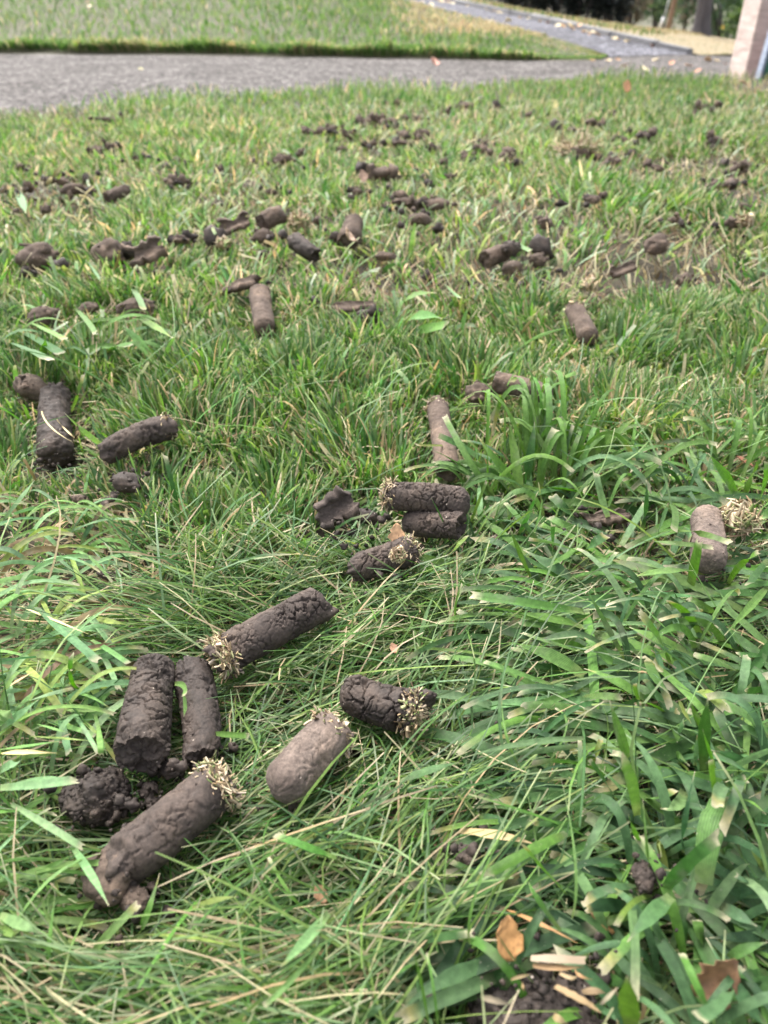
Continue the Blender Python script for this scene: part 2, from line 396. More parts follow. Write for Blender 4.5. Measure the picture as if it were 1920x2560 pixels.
def core_mesh(name, L, r, seed, na, nl, mat, crack=1., rough=1., bend=0., ends=('round', 'broken'), cell=.0055, taper=0.):
    g = np.random.default_rng(seed)
    ring = []
    def cap(style):
        if style == 'round':
            a = np.linspace(.04, 1, 16) * math.pi / 2
            return [((1 - math.sin(t)) * 1.0 * r, max(.03, math.sin(t)) ** .75) for t in a]      # distance inward..., from tip
        a = np.linspace(.04, 1, 18)
        return [((1 - t) * .0 + .10 * r * t ** 6 * 0, t) for t in a]
    c0 = cap(ends[0]); c1 = cap(ends[1])
    off0 = r * .8 if ends[0] == 'round' else 0; off1 = r * .8 if ends[1] == 'round' else 0
    for d, f in c0: ring.append((-L / 2 + (off0 - 0) - (off0 * math.sqrt(max(0, 1 - f ** 2)) if off0 else 0), f))
    for x in np.linspace(-L / 2 + off0, L / 2 - off1, nl)[1:-1]: ring.append((x, 1.0))
    for d, f in reversed(c1): ring.append((L / 2 - off1 + (off1 * math.sqrt(max(0, 1 - f ** 2)) if off1 else 0), f))
    R = np.array(ring); n = len(R)
    ph = np.linspace(0, 2 * math.pi, na, endpoint=False)
    XX = np.repeat(R[:, 0][:, None], na, 1); FF = np.repeat(R[:, 1][:, None], na, 1)
    nrm = np.stack([np.zeros_like(XX), np.cos(ph)[None] + 0 * XX, np.sin(ph)[None] + 0 * XX], -1)
    p = np.stack([XX, r * FF * nrm[..., 1], r * FF * nrm[..., 2]], -1).reshape(-1, 3)
    nr = nrm.reshape(-1, 3).copy(); F = FF.ravel()
    xs_ = p[:, 0]
    capd = (1 - F)
    out = np.where(xs_ > 0, 1., -1.)
    nn = nr * np.clip(F, 0, 1)[:, None] ** 2; nn[:, 0] += out * np.sqrt(np.clip(1 - F ** 2, 0, 1)); nn /= np.linalg.norm(nn, axis=1)[:, None] + 1e-9
    # low waviness and a few dents
    d = r * .085 * fbm(p / r * .6 + seed * 3.1, seed) + r * .03 * fbm(p / r * 1.7 + 9, seed + 5)
    d -= rough * r * .10 * np.clip(vnoise(p / r * 1.1 + 77, seed + 6) - .4, 0, 1)
    # crack net: plates a little uneven, narrow joints sunk deep
    def net(cell_, wid, sd, sx):
        ncell = max(12, int((2 * math.pi * r * L) / cell_ ** 2))
        cx = g.uniform(-L / 2, L / 2, ncell); ca = g.uniform(0, 2 * math.pi, ncell)
        cen = np.stack([cx, r * np.cos(ca), r * np.sin(ca)], -1)
        q = p / cell_
        wp = p + cell_ * .30 * np.stack([vnoise(q * 1.3, 1 + sd), vnoise(q * 1.3 + 7, 2 + sd), vnoise(q * 1.3 + 13, 3 + sd)], -1) \
               + cell_ * .14 * np.stack([vnoise(q * 4, 11 + sd), vnoise(q * 4 + 7, 12 + sd), vnoise(q * 4 + 13, 13 + sd)], -1)
        sc = np.array([sx, 1, 1]); d1 = np.full(len(p), 9.); d2 = d1.copy(); i1 = np.zeros(len(p), int)
        for k in range(ncell):
            dd = np.linalg.norm((wp - cen[k]) * sc, axis=1)
            lt = dd < d1; d2 = np.where(lt, d1, np.minimum(d2, dd)); i1 = np.where(lt, k, i1); d1 = np.where(lt, dd, d1)
        pres = np.clip(.75 + 1.5 * vnoise(p / (cell_ * 1.8) + 31, sd + 8), 0, 1)
        ww = wid * (.5 + .9 * np.clip(.5 + vnoise(q * 2 + 3, sd + 9), 0, 1))
        return np.clip(1.25 - (d2 - d1) / ww, 0, 1) * pres, g.normal(size=ncell)[i1]
    j1, pl1 = net(cell, .0007, seed, 1.5)
    d += crack * (pl1 * .00010 * (1 - j1) - .0019 * j1)
    j2, pl2 = net(cell * .55, .0005, seed + 50, 1.3)
    d += crack * (pl2 * .00007 - .0009 * j2 * np.clip(.3 + vnoise(p / r * 1.5, seed + 70), 0, 1))
    # grain, and crumb towards broken ends
    br = np.zeros(len(p))
    wob = r * .5 * vnoise(p / r * 1.6 + 21, seed + 33)
    if ends[1] == 'broken': br = np.maximum(br, ss((xs_ + wob - (L / 2 - r * .75)) / (r * .7)))
    if ends[0] == 'broken': br = np.maximum(br, ss((-(L / 2 - r * .75) - xs_ - wob) / (r * .7)))
    crumb = np.clip(br + .35 * max(0, rough - .8), 0, 1)
    d -= br * r * .30 * np.clip(.25 + vnoise(p / (r * .7) + 61, seed + 44), 0, 1)
    cr = np.abs(vnoise(p / .0032 + 3, seed + 40)) + .5 * np.abs(vnoise(p / .0016 + 3, seed + 41))
    d += rough * (.00022 * fbm(p / .0012 + 5, seed + 20, 3) + .00012 * vnoise(p / .0005, seed + 30))
    d += rough * crumb * (.0013 * (cr - .45))
    p = p + nn * d[:, None]
    # ragged broken face
    q0 = (F < .999)
    for sgn, st in ((-1, ends[0]), (1, ends[1])):
        if st == 'broken':
            k = q0 & (out == sgn)
            tl = g.normal(size=2) * .28; p[k, 0] += p[k, 1] * tl[0] * sgn + p[k, 2] * tl[1] * sgn
            p[k, 0] += sgn * (.45 * r * fbm(p[k] / r * 1.1 + 50, seed + 60) + .001 * vnoise(p[k] / .002, seed + 61))
    if taper: p[:, 1:] *= (1 - taper * (xs_ / L + .5))[:, None]
    if bend: p[:, 1] += bend * r * ((2 * xs_ / L) ** 2 - .4)
    Q = grid_faces(n, na, True)
    c_a = p[:na].mean(0); c_b = p[-na:].mean(0)
    V = np.vstack([p, c_a, c_b]); m = len(p); j = np.arange(na); j2 = (j + 1) % na
    T = np.vstack([np.stack([j2, j, np.full(na, m)], -1), np.stack([m - na + j, m - na + j2, np.full(na, m + 1)], -1)])
    Q = Q[:, ::-1]; T = T[:, ::-1]
    if r / na < 1e-4 * 1.1:                                    # near cores: crumbs clinging to the broken ends and a few on the body
        w = br ** 2 + .012; pk = g.choice(len(p), size=int(80 * (('broken' in ends[0]) + ('broken' in ends[1])) + 14), p=w / w.sum())
        Ps, Ts = [V], [T]; add_crumbs(Ps, Ts, p[pk], r * .06, seed); V = np.concatenate(Ps); T = np.concatenate(Ts)
    return fast_mesh(name, V, quads=Q, tris=T, mat=mat)

def frame(a, b, up=(0, 0, 1), spin=0.):
    x = Vector(b - a).normalized(); z = Vector(up); y = z.cross(x).normalized(); z = x.cross(y)
    m = Matrix((x, y, z)).transposed() @ Matrix.Rotation(spin, 3, 'X')
    return m.to_4x4()

def soil_core(A, B, wpx, hA, hB, mat, label, ends=('round', 'broken'), thatch='', crack=1., rough=1., bend=0., seed=1, cell=.0055, nth=70, taper=0., cat='soil core', group='soil cores from aeration'):
    a = pix(*A, hA); b = pix(*B, hB); mid = (a + b) / 2
    t = depth_of(mid); r = wpx * t / FPX / 2; L = float(np.linalg.norm(b - a))
    near = t < .5
    if t > .6 and mat == 'soil': mat = 'soil_brown'
    root = empty('soil_core', mid); tag(root, label, cat, group)
    R = frame(a, b, spin=seed)
    step = .00042 if (near and crack > .6) else (.00050 if near else (.0011 if t < .8 else .002))
    na, nl = max(24, int(2 * math.pi * r / step)), max(16, int(L / step))
    plug = link('soil_plug', core_mesh('soil_plug', L, r, seed, na, nl, M[mat], crack, rough, bend, ends, cell, taper), root, R)
    CLEAR.append((a, b, r))
    for side, ch in ((-1, 'a'), (1, 'b')):
        if ch in thatch:
            def place(g, side=side):
                rr = r * math.sqrt(g.uniform(0, 1)) * .97; th = g.uniform(0, 6.283)
                p = np.array([side * (L / 2 - r * .22 + g.uniform(-.40, .20) * r), rr * math.cos(th), rr * math.sin(th)])
                tg = np.array([0, -math.sin(th), math.cos(th)]); d = np.array([side * g.normal() * .30, 0, 0]) + g.normal(size=3) * .25 + tg * g.normal() * 1.0 + np.array([0, math.cos(th), math.sin(th)]) * g.normal() * .25
                return p - d / np.linalg.norm(d) * .005, d
            V, Q, C = straw_bits(int(nth * 6) if near else nth * 3, place, seed=seed + 99, w=(.00022, .00052) if near else (.0004, .0009), L=(.002, .0065))
            o = link('thatch', fast_mesh('thatch', V, quads=Q, mat=M['straw'], col=C, smooth=False), root, R); tag(o, kind='stuff')
            e = a if side < 0 else b; ax = (b - a) / L
            CLEAR.append((e, e + ax * side * .006, r * .9))
    return root

_ico = {}
def lump_mesh(name, size, seed, sub, mat, rug=1.):
    if sub not in _ico:
        bm = bmesh.new(); bmesh.ops.create_icosphere(bm, subdivisions=sub, radius=1)
        bm.verts.ensure_lookup_table()
        _ico[sub] = (np.array([v.co[:] for v in bm.verts]), np.array([[v.index for v in f.verts] for f in bm.faces])); bm.free()
    V, T = _ico[sub]
    d = 1 + rug * (.50 * fbm(V * 1.0 + seed * 2.3, seed, 2) + .16 * fbm(V * 3.2, seed + 5, 3) + .05 * fbm(V * 11, seed + 6, 2))
    P = V * d[:, None] * np.array(size) / 2; Ps, Ts = [P], [T]
    k = {6: 420, 5: 120, 4: 34}.get(sub, 0); gg = np.random.default_rng(seed)
    if k: add_crumbs(Ps, Ts, P[gg.integers(len(P), size=k)], min(size) * (.055 if sub > 4 else .09), seed)
    else:                                                      # small far clods: a ragged cluster of bits
        P = P * .62; Ps = [P]; add_crumbs(Ps, Ts, gg.normal(size=(11, 3)) * np.array(size) * np.array([.30, .30, .16]), min(size) * .22, seed)
    return fast_mesh(name, np.concatenate(Ps), tris=np.concatenate(Ts), mat=mat)

def ico(sub):
    if sub not in _ico:
        bm = bmesh.new(); bmesh.ops.create_icosphere(bm, subdivisions=sub, radius=1); bm.verts.ensure_lookup_table()
        _ico[sub] = (np.array([v.co[:] for v in bm.verts]), np.array([[v.index for v in f.verts] for f in bm.faces])); bm.free()
    return _ico[sub]
def add_crumbs(Ps, Ts, centres, s, seed):
    """Small crumbs stuck to a piece of soil, appended to its vertex and triangle lists."""
    g = np.random.default_rng(seed + 5); n0 = sum(len(q) for q in Ps); IV, IT = ico(2)
    for k, c in enumerate(centres):
        rr = s * (.28 + 1.6 * g.random() ** 4)
        Ps.append(IV * (1 + 1.3 * fbm(IV * 2.3 + k * 3.7 + seed, seed + k, 2))[:, None] * rr * g.uniform(.7, 1.2, 3) + c); Ts.append(IT + n0); n0 += len(IV)

def soil_clod(px, py, wpx, hpx, label, group=None, mat='soil', h=None, seed=None, rug=1., name='soil_clod', cat='soil clod'):
    seed = seed if seed is not None else int(px * 7 + py)
    c = pix(px, py, .020 if h is None else h); t = depth_of(c)
    sx = wpx * t / FPX; sz = hpx * t / FPX
    if t > .6: mat = {'soil': 'soil_brown', 'soil_black': 'soil'}.get(mat, mat)
    sub = 6 if (t < .4 and wpx > 140) else (5 if (t < .45 and wpx > 50) else (4 if t < .95 else 2))
    g = np.random.default_rng(seed)
    o = link(name, lump_mesh(name, (sx, min(sx, sz) * 1.1, sz), seed, sub, M[mat], rug))
    o.location = c; o.rotation_euler = (g.uniform(-.3, .3), g.uniform(-.25, .25), g.uniform(-.5, .5))
    tag(o, label, cat, group)
    CLEAR.append((c + [-sx * .22, 0, 0], c + [sx * .22, 0, 0], max(sz * .48, .004)))
    return o

def soil_shell(px, py, wpx, hpx, label, mat='soil', h=.028, yaw=0., pitch=-.5, roll=0., arc=2.4, seed=1, group=None):
    """A curved slab split off the side of a core, hollow face showing."""
    c = pix(px, py, h); t = depth_of(c); Lx = wpx * t / FPX; r = hpx * t / FPX * .62; th = r * .42
    if t > .6: mat = 'soil_brown'
    nu, nv = 26, 22
    u = np.linspace(-1, 1, nu); v = np.linspace(-arc / 2, arc / 2, nv)
    U, Vv = np.meshgrid(u, v)
    base = np.stack([U, Vv, 0 * U], -1).reshape(-1, 3)
    jag = 1 + .34 * vnoise(np.stack([np.sign(U).ravel() * 3 + seed, Vv.ravel() * 3.5, 0 * U.ravel()], -1), seed)
    jag2 = 1 + .34 * vnoise(np.stack([U.ravel() * 4, np.sign(Vv).ravel() * 5 + seed, 0 * U.ravel() + 3], -1), seed + 2)
    Ux = U.ravel() * jag * Lx / 2; A = Vv.ravel() * jag2
    def surf(rad, s):
        rr = rad * (1 + .22 * fbm(base * 1.7 + seed, seed + s) + .12 * fbm(base * 6, seed + s + 1, 3))
        return np.stack([Ux, rr * np.sin(A), -rr * np.cos(A) + r * .6], -1)
    Vo, Vi = surf(r, 5), surf(r - th, 8)
    Qo = grid_faces(nv, nu); Qi = grid_faces(nv, nu)[:, ::-1] + len(Vo)
    idx = np.arange(nu * nv).reshape(nv, nu)
    loop = np.concatenate([idx[0, :], idx[1:, -1], idx[-1, -2::-1], idx[-2:0:-1, 0]])
    l2 = np.roll(loop, -1)
    Qs_ = np.stack([loop, loop + len(Vo), l2 + len(Vo), l2], -1)
    me = fast_mesh('soil_shell', np.vstack([Vo, Vi]), quads=np.vstack([Qo, Qi, Qs_]), mat=M[mat])
    o = link('soil_shell', me); o.location = c; o.rotation_euler = (roll, pitch, yaw); o.rotation_mode = 'XYZ'
    tag(o, label, 'soil fragment', group)
    CLEAR.append((c + [-Lx * .3, 0, 0], c + [Lx * .3, 0, 0], r * .7))
    return o

def straw_ball(px, py, wpx, label, h=.03, n=120, seed=3, group=None, squash=.75):
    c = pix(px, py, h); t = depth_of(c); R = wpx * t / FPX / 2
    def place(g):
        v = g.normal(size=3); v /= np.linalg.norm(v); v[2] *= squash
        d = np.cross(v, g.normal(size=3)) + v * .25
        return v * R * g.uniform(.55, .95) - d / np.linalg.norm(d) * .004, d
    V, Q, C = straw_bits(int(n * 1.7), place, seed=seed, w=(.0003, .0007) if t < .7 else (.0008, .0015), L=(R * .6, R * 1.4))
    o = link('straw_tuft', fast_mesh('straw_tuft', V, quads=Q, mat=M['straw'], col=C, smooth=False)); o.location = c
    tag(o, label, 'straw tuft', group)
    CLEAR.append((c, c, R * .8)); return o

# --- the cores that can be told apart, nearest first
bigc = soil_core((560, 1948), (288, 2172), 124, .032, .026, 'soil', 'big curved brown soil core, crumbly lighter tip, longest of the cluster of four', ends=('broken', 'broken'), thatch='a', crack=.45, rough=.6, bend=.4, taper=-.1, seed=4, nth=120)
tip_ = link('crumbly_tip', lump_mesh('crumbly_tip', (.021, .020, .017), 8, 4, M['soil_brown'], 1.2), bigc); tip_.location = Vector(pix(272, 2185, .024)) - bigc.location
soil_core((388, 1655), (352, 1880), 114, .026, .036, 'soil_black', 'dark upright-lying core with rounded far end and broken crumbly near end', ends=('round', 'broken'), crack=1.1, rough=.75, seed=11, cell=.005, taper=-.10, bend=.12)
soil_core((482, 1680), (512, 1900), 104, .024, .026, 'soil_black', 'dark core lying behind the big curved core, a bent green clipping across it', ends=('broken', 'broken'), crack=.8, rough=.85, seed=12, taper=.15, bend=-.25)
soil_core((541, 1648), (798, 1508), 99, .030, .034, 'soil', 'smooth finely cracked dark core with straw tuft at its lower end', ends=('broken', 'broken'), thatch='a', crack=1.35, rough=.4, seed=21, cell=.0062, nth=150)
soil_core((688, 1985), (838, 1822), 116, .030, .030, 'soil_pale', 'pale dry grey-brown core, lightest of the near cores', ends=('round', 'broken'), thatch='b', crack=.35, rough=1.2, seed=31, nth=120, taper=-.05)
soil_core((852, 1728), (1050, 1785), 100, .030, .030, 'soil_black', 'short black core with orange straw end, touching the pale dry core', ends=('round', 'broken'), thatch='b', crack=1.3, rough=.8, seed=41, nth=170, bend=-.25, taper=-.12)
soil_clod(1325, 2545, 300, 170, 'crumbling black soil heap cut off by the bottom edge, straw on top', mat='soil_black', h=.010, rug=1.2, seed=51)
soil_clod(1420, 2480, 130, 80, 'smaller dark lump leaning on the soil heap at the bottom edge', mat='soil', h=.014, rug=1.2, seed=57)
STRAWS = True
soil_core((960, 1236), (1176, 1258), 72, .040, .038, 'soil', 'brown core with pale straw end lying on top of another core', ends=('broken', 'round'), thatch='a', crack=.9, rough=.7, bend=.2, taper=-.12, seed=61, nth=110, cell=.0048)
soil_core((1008, 1306), (1152, 1314), 70, .032, .032, 'soil', 'short brown core tucked under the straw-ended core', ends=('round', 'broken'), crack=.7, rough=.9, seed=62, cell=.005)
soil_core((1768, 1284), (1772, 1420), 82, .034, .030, 'soil_pale', 'grey-brown bent core beside its knotted straw ball', ends=('round', 'round'), crack=.25, rough=1.3, seed=71, bend=.25)
straw_ball(1845, 1300, 92, 'knotted ball of pale dry straw beside the grey-brown bent core', h=.036, n=170, seed=72)
soil_core((1094, 1015), (1120, 1180), 58, .028, .028, 'soil_brown', 'slim brown core behind the standing coarse grass tuft', ends=('broken', 'broken'), thatch='a', crack=.4, rough=1.2, seed=81, nth=50)
soil_core((1240, 955), (1382, 988), 56, .036, .034, 'soil_brown', 'brown core half buried in grass behind the standing tuft', ends=('broken', 'round'), crack=.4, rough=1., seed=91, bend=.2, taper=.15)
soil_clod(1198, 985, 62, 50, 'ragged soil lump at the end of the half-buried brown core', mat='soil_brown', h=.022)
soil_core((1434, 772), (1474, 850), 52, .028, .020, 'soil_brown', 'small brown core with straw rim standing up in the middle of the lawn', ends=('broken', 'round'), thatch='a', crack=.3, rough=1.1, seed=95, nth=50)
soil_core((136, 985), (138, 1150), 74, .020, .012, 'soil_black', 'fat dark core with crumbly black top, lying toward the viewer in tall grass', ends=('broken', 'round'), crack=.8, rough=1.9, seed=101, cell=.0045, taper=-.12, bend=.12)
soil_core((262, 1128), (430, 1060), 62, .024, .034, 'soil', 'cracked core with pale chaff at its raised end', ends=('broken', 'broken'), thatch='b', crack=1.2, rough=.7, seed=111, nth=50, bend=.3, taper=-.1)
soil_clod(75, 968, 95, 60, 'rough brown soil lump behind the fat dark core', mat='soil_brown')
soil_clod(318, 1208, 92, 52, 'black soil lump in grass below the cracked chaff-ended core', mat='soil_black', h=.02)
soil_shell(268, 1250, 52, 46, 'small flat soil plate beside the black soil lump', h=.02, pitch=-.7, arc=1.4, seed=9)
soil_clod(196, 1247, 40, 22, 'thumbnail-sized brown crumb beside the flat soil plate', mat='soil_brown', h=.018)
soil_core((650, 736), (662, 826), 58, .026, .020, 'soil', 'smooth reddish-brown core standing toward the viewer, clipping over its end', ends=('broken', 'round'), crack=.4, rough=1.1, seed=121, taper=.12)
soil_shell(606, 708, 86, 56, 'curved soil shell behind the smooth reddish-brown core', yaw=-.5, pitch=-.35, roll=.3, arc=1.7, seed=14)
soil_shell(364, 626, 78, 70, 'cupped dark soil fragment tilted up over a hole', yaw=.3, pitch=-.3, roll=.9, arc=1.8, h=.034, seed=15, mat='soil')
soil_clod(275, 634, 78, 66, 'brown soil lump beside the cupped fragment', mat='soil')
soil_clod(94, 650, 95, 66, 'broad brown soil lump in yellowish grass', mat='soil_brown')
soil_shell(92, 614, 70, 26, 'thin bark-like soil flake above the broad brown lump', mat='soil_brown', pitch=.15, arc=1.0, seed=16)
soil_clod(335, 770, 90, 42, 'low dark soil crumb heap under long stalks', mat='soil', h=.016)
soil_clod(220, 770, 46, 26, 'small crumb between the heap and the tangled roots', mat='soil_brown', h=.018)
soil_clod(105, 790, 80, 50, 'tangled rooty soil lump near the coarse blades', mat='soil_brown', h=.02)
soil_core((655, 556), (706, 533), 46, .034, .042, 'soil', 'short core propped up above its neighbours, dark underside', ends=('broken', 'broken'), rough=1.6, bend=.3, crack=.8, seed=131)
soil_clod(660, 592, 50, 46, 'soil lump under the propped-up short core', mat='soil_brown')
soil_shell(588, 563, 68, 44, 'curved soil shell with a green blade across it', yaw=.2, pitch=-.3, roll=.5, seed=17)
straw_ball(558, 608, 36, 'small pale straw wisp below the blade-crossed shell', n=40, seed=18)
soil_core((730, 598), (786, 638), 48, .028, .020, 'soil_black', 'dark core fragment sloping down, middle of the clod cluster', ends=('broken', 'broken'), crack=.9, rough=2., bend=-.3, taper=.2, seed=141)
soil_clod(795, 552, 42, 30, 'dark clod at the end of a straw bundle', mat='soil')
straw_ball(748, 554, 54, 'flat pale straw bundle beside a dark clod', n=60, seed=19, squash=.45)
soil_core((888, 546), (872, 606), 46, .036, .020, 'soil', 'upright core splitting open, with a curled brown leaf on it', ends=('round', 'broken'), crack=1., rough=2., taper=-.3, seed=151)
soil_clod(838, 590, 40, 34, 'clod leaning on the splitting upright core', mat='soil_black')
soil_clod(964, 641, 52, 22, 'flat clod below the splitting upright core', mat='soil_brown', h=.02)
soil_shell(882, 764, 92, 40, 'broad dark soil shell lying in the grass mid lawn', pitch=-.1, roll=.3, arc=1.5, h=.02, seed=20)
soil_clod(920, 792, 62, 38, 'black clod under the broad dark shell', mat='soil_black', h=.016)
soil_shell(843, 1268, 92, 76, 'hollow half-shell of soil standing open beside a hole', yaw=.6, pitch=-.15, roll=.95, arc=2.3, h=.036, seed=22)
soil_clod(915, 1290, 60, 36, 'dark crumbs between the half-shell and the straw-ended core', mat='soil_black', h=.016)
soil_core((884, 1422), (1036, 1374), 72, .028, .032, 'soil', 'short broken dark core with straw at its end, just under the tan leaf', ends=('broken', 'broken'), thatch='b', crack=.9, rough=1.2, seed=23, nth=90, taper=-.15)
straw_ball(995, 1385, 44, 'pinch of pale straw on the short broken core under the tan leaf', h=.042, n=60, seed=24)
soil_shell(1515, 1292, 96, 58, 'flat dark soil piece under the flopped coarse blades', yaw=.1, pitch=-.1, roll=.3, arc=1.3, h=.02, seed=25, mat='soil_brown')
soil_clod(256, 1995, 150, 118, 'loose heap of crumbled black soil beside the big curved core', mat='soil_black', h=.022, rug=1.35)
soil_clod(430, 1925, 60, 40, 'black crumb between the dark cores', mat='soil_black', h=.022, rug=1.3)
soil_clod(372, 1975, 42, 40, 'small crumb caught between heap and big curved core', mat='soil', h=.02, rug=1.2)
soil_clod(332, 2248, 78, 46, 'brown crumb broken off the tip of the big curved core', mat='soil_brown', h=.022, rug=1.2)
soil_clod(380, 2215, 22, 18, 'pea-sized brown crumb beside the broken-off tip', mat='soil_brown', h=.022)
soil_clod(262, 2325, 40, 16, 'flattened grain of soil in grass below the broken-off tip', mat='soil_brown', h=.018)
soil_clod(298, 2350, 22, 26, 'tiny grain of soil by a pale blade below the broken-off tip', mat='soil_brown', h=.018)
soil_clod(1165, 2135, 70, 48, 'dark soil crumb under crossing thin stems', mat='soil', h=.016)
soil_clod(1610, 2190, 62, 58, 'dark soil crumb at the foot of the wide blades', mat='soil', h=.026)
soil_clod(1240, 1812, 10, 24, 'sliver of dark soil among thin stems', mat='soil', h=.022)
soil_clod(1235, 1352, 26, 22, 'little soil grain under flopped green blades', mat='soil_brown', h=.022)
soil_clod(1302, 1450, 30, 20, 'second little soil grain further along the flopped blades', mat='soil_brown', h=.02)
soil_core((1212, 650), (1260, 630), 46, .022, .024, 'soil_brown', 'ribbed brown core piece beside a black clod, right of mid lawn', ends=('broken', 'broken'), crack=.8, rough=1., seed=161)
soil_clod(1278, 620, 52, 38, 'black clod touching the ribbed brown core piece', mat='soil_black', h=.034)
soil_clod(1280, 668, 48, 28, 'brown clod below the black clod', mat='soil_brown')
soil_clod(1342, 650, 42, 34, 'dark clod with straw on it past the brown clod', mat='soil')
soil_clod(1364, 556, 60, 44, 'pale strawy clod alone in bright grass', mat='soil_brown', h=.03)
straw_ball(1473, 711, 42, 'small round straw-bound clod above the standing brown core', n=50, seed=26)
soil_clod(1473, 714, 32, 28, 'core of soil inside the small round straw clod', mat='soil', h=.028)
soil_clod(1641, 612, 58, 46, 'rounded brown clod beneath arching pale blades', mat='soil', h=.03)
soil_shell(1556, 672, 52, 42, 'brown soil flake framed by a bent pale blade', pitch=-.4, roll=.6, arc=1.6, seed=27, mat='soil_brown')

FARBITS = []
def scatter(items, label, group, mats=('soil', 'soil_black', 'soil_brown')):
    for k, (x, y, w, h) in enumerate(items):
        soil_clod(x, y, w * 1.4, h * 1.4, ('broad ' if w >= 45 else 'middling ' if w >= 28 else 'small ') + label, group, mat=('soil', 'soil_brown', 'soil_brown')[k % 3], h=.024, rug=1.5)
        FARBITS.append((x, y, w, h))
scatter([(907, 305, 30, 20), (932, 303, 30, 20), (951, 297, 24, 18), (982, 303, 45, 20), (1013, 294, 20, 16), (1045, 296, 16, 12), (832, 321, 25, 15), (807, 324, 25, 15),
         (778, 329, 30, 15), (860, 316, 15, 12), (876, 338, 18, 22), (1012, 335, 28, 20), (1007, 355, 40, 15), (1054, 335, 45, 25), (932, 358, 28, 15), (991, 261, 28, 18)],
        'dark soil clod in the broken line of clods closest to the path', 'clods in the line closest to the path', ('soil_black', 'soil'))
scatter([(1086, 376, 35, 25), (1164, 394, 30, 25), (960, 435, 70, 34), (894, 479, 30, 20), (995, 485, 30, 20), (1013, 504, 50, 22), (1092, 510, 75, 40), (966, 510, 22, 14),
         (1048, 548, 60, 30), (1201, 370, 40, 25), (1272, 383, 35, 30), (1133, 440, 18, 12), (1110, 405, 24, 16)],
        'soil clod in the loose scatter behind the upright splitting core', 'clods scattered across the middle of the lawn', ('soil', 'soil_black'))
scatter([(1120, 278, 20, 15), (1167, 263, 50, 18), (1325, 287, 30, 15), (1426, 324, 30, 12), (1481, 305, 25, 20), (1522, 285, 18, 20), (1558, 347, 35, 15), (1613, 342, 30, 20),
         (1453, 385, 70, 36), (1526, 408, 60, 22), (1643, 418, 35, 18), (1751, 269, 50, 18), (1733, 287, 20, 14), (1788, 351, 45, 22)],
        'soil clod half sunk in the far green lawn toward the timber post', 'clods half sunk in the far lawn', ('soil', 'soil_brown'))
scatter([(1847, 422, 48, 32), (1824, 459, 40, 25), (1790, 461, 30, 20), (1861, 516, 30, 16), (1842, 557, 40, 25), (1691, 548, 30, 20), (1481, 500, 45, 20), (1710, 700, 26, 22)],
        'soil clod in the dark green grass at the lawn edge', 'clods in the dark green grass', ('soil', 'soil_brown'))
scatter([(719, 397, 35, 20), (747, 385, 25, 15), (853, 372, 22, 12), (690, 405, 18, 14), (545, 428, 22, 14), (676, 478, 30, 14)],
        'clod in bright grass between the clod line and the propped-up core', 'small clods in the bright grass', ('soil', 'soil_brown'))
scatter([(185, 473, 75, 28), (156, 455, 60, 22), (75, 470, 38, 22), (243, 374, 42, 22), (446, 400, 32, 14), (353, 389, 25, 15), (269, 299, 40, 14), (428, 455, 26, 22), (454, 452, 30, 26)],
        'soil clod among yellowish grass on the side nearer the wide path', 'clods in the yellowish grass', ('soil', 'soil_black'))
scatter([(52, 415, 18, 15), (41, 528, 18, 18), (116, 525, 16, 15), (268, 1440, 30, 14), (450, 600, 30, 14)],
        'dark soil crumb alone in the grass', 'tiny lone soil crumbs', ('soil_black',))
soil_core((268, 496), (316, 474), 36, .024, .030, 'soil', 'short dark core lying aslant in yellowish grass', ends=('broken', 'broken'), crack=.9, rough=1.9, taper=.25, seed=171)
straw_ball(1440, 372, 90, 'wide flat patch of pulled-up dry straw on the far lawn', n=120, seed=28, squash=.35)
straw_ball(1866, 550, 40, 'pale straw wisp at the lawn edge', n=40, seed=29)

# loose crumbs fallen around the near cores: too many and too small to count
g = np.random.default_rng(44); VV = []; TT = []; n0 = 0
lump_mesh('tmp', (1, 1, 1), 1, 2, M['soil']); IV, IT = _ico[2]
for (cx, cy, rx, ry, n) in [(256, 1995, 120, 80, 60), (420, 1930, 110, 60, 46), (330, 2230, 70, 50, 24), (500, 1900, 60, 60, 16), (930, 1400, 110, 50, 26), (880, 1310, 90, 40, 20), (1330, 2430, 160, 90, 40), (136, 1140, 60, 30, 14), (320, 1215, 80, 40, 16),
                            (1180, 2130, 80, 40, 12), (1615, 2190, 80, 60, 20), (380, 700, 60, 30, 16), (1780, 1400, 90, 60, 14), (700, 1990, 70, 40, 8), (560, 1660, 60, 30, 10), (1500, 1300, 80, 40, 12)]:
    for k in range(int(n * 1.6)):
        c = pix(cx + g.normal() * rx * .7, cy + g.normal() * ry * .7, g.uniform(.012, .034)); s = .0005 + .0021 * g.random() ** 3
        P = IV * (1 + 1.2 * fbm(IV * 2.2 + k * 3.7, k, 2))[:, None] * s * g.uniform(.7, 1.2, 3) + c
        VV.append(P); TT.append(IT + n0); n0 += len(IV)
for (x, y, w, h) in FARBITS + [(364, 640, 90, 40), (680, 590, 120, 50), (860, 600, 90, 40), (100, 660, 90, 40), (1260, 650, 90, 40), (640, 720, 60, 30), (890, 780, 80, 30)]:
    for k in range(5):
        c = pix(x + g.normal() * w * .9, y + g.normal() * h * .7, g.uniform(.010, .030)); s = (.08 + .22 * g.random() ** 2) * w * depth_of(c) / FPX
        VV.append(IV * (1 + 1.2 * fbm(IV * 2.2 + k * 3.7, k, 2))[:, None] * s * g.uniform(.7, 1.2, 3) + c); TT.append(IT + n0); n0 += len(IV)
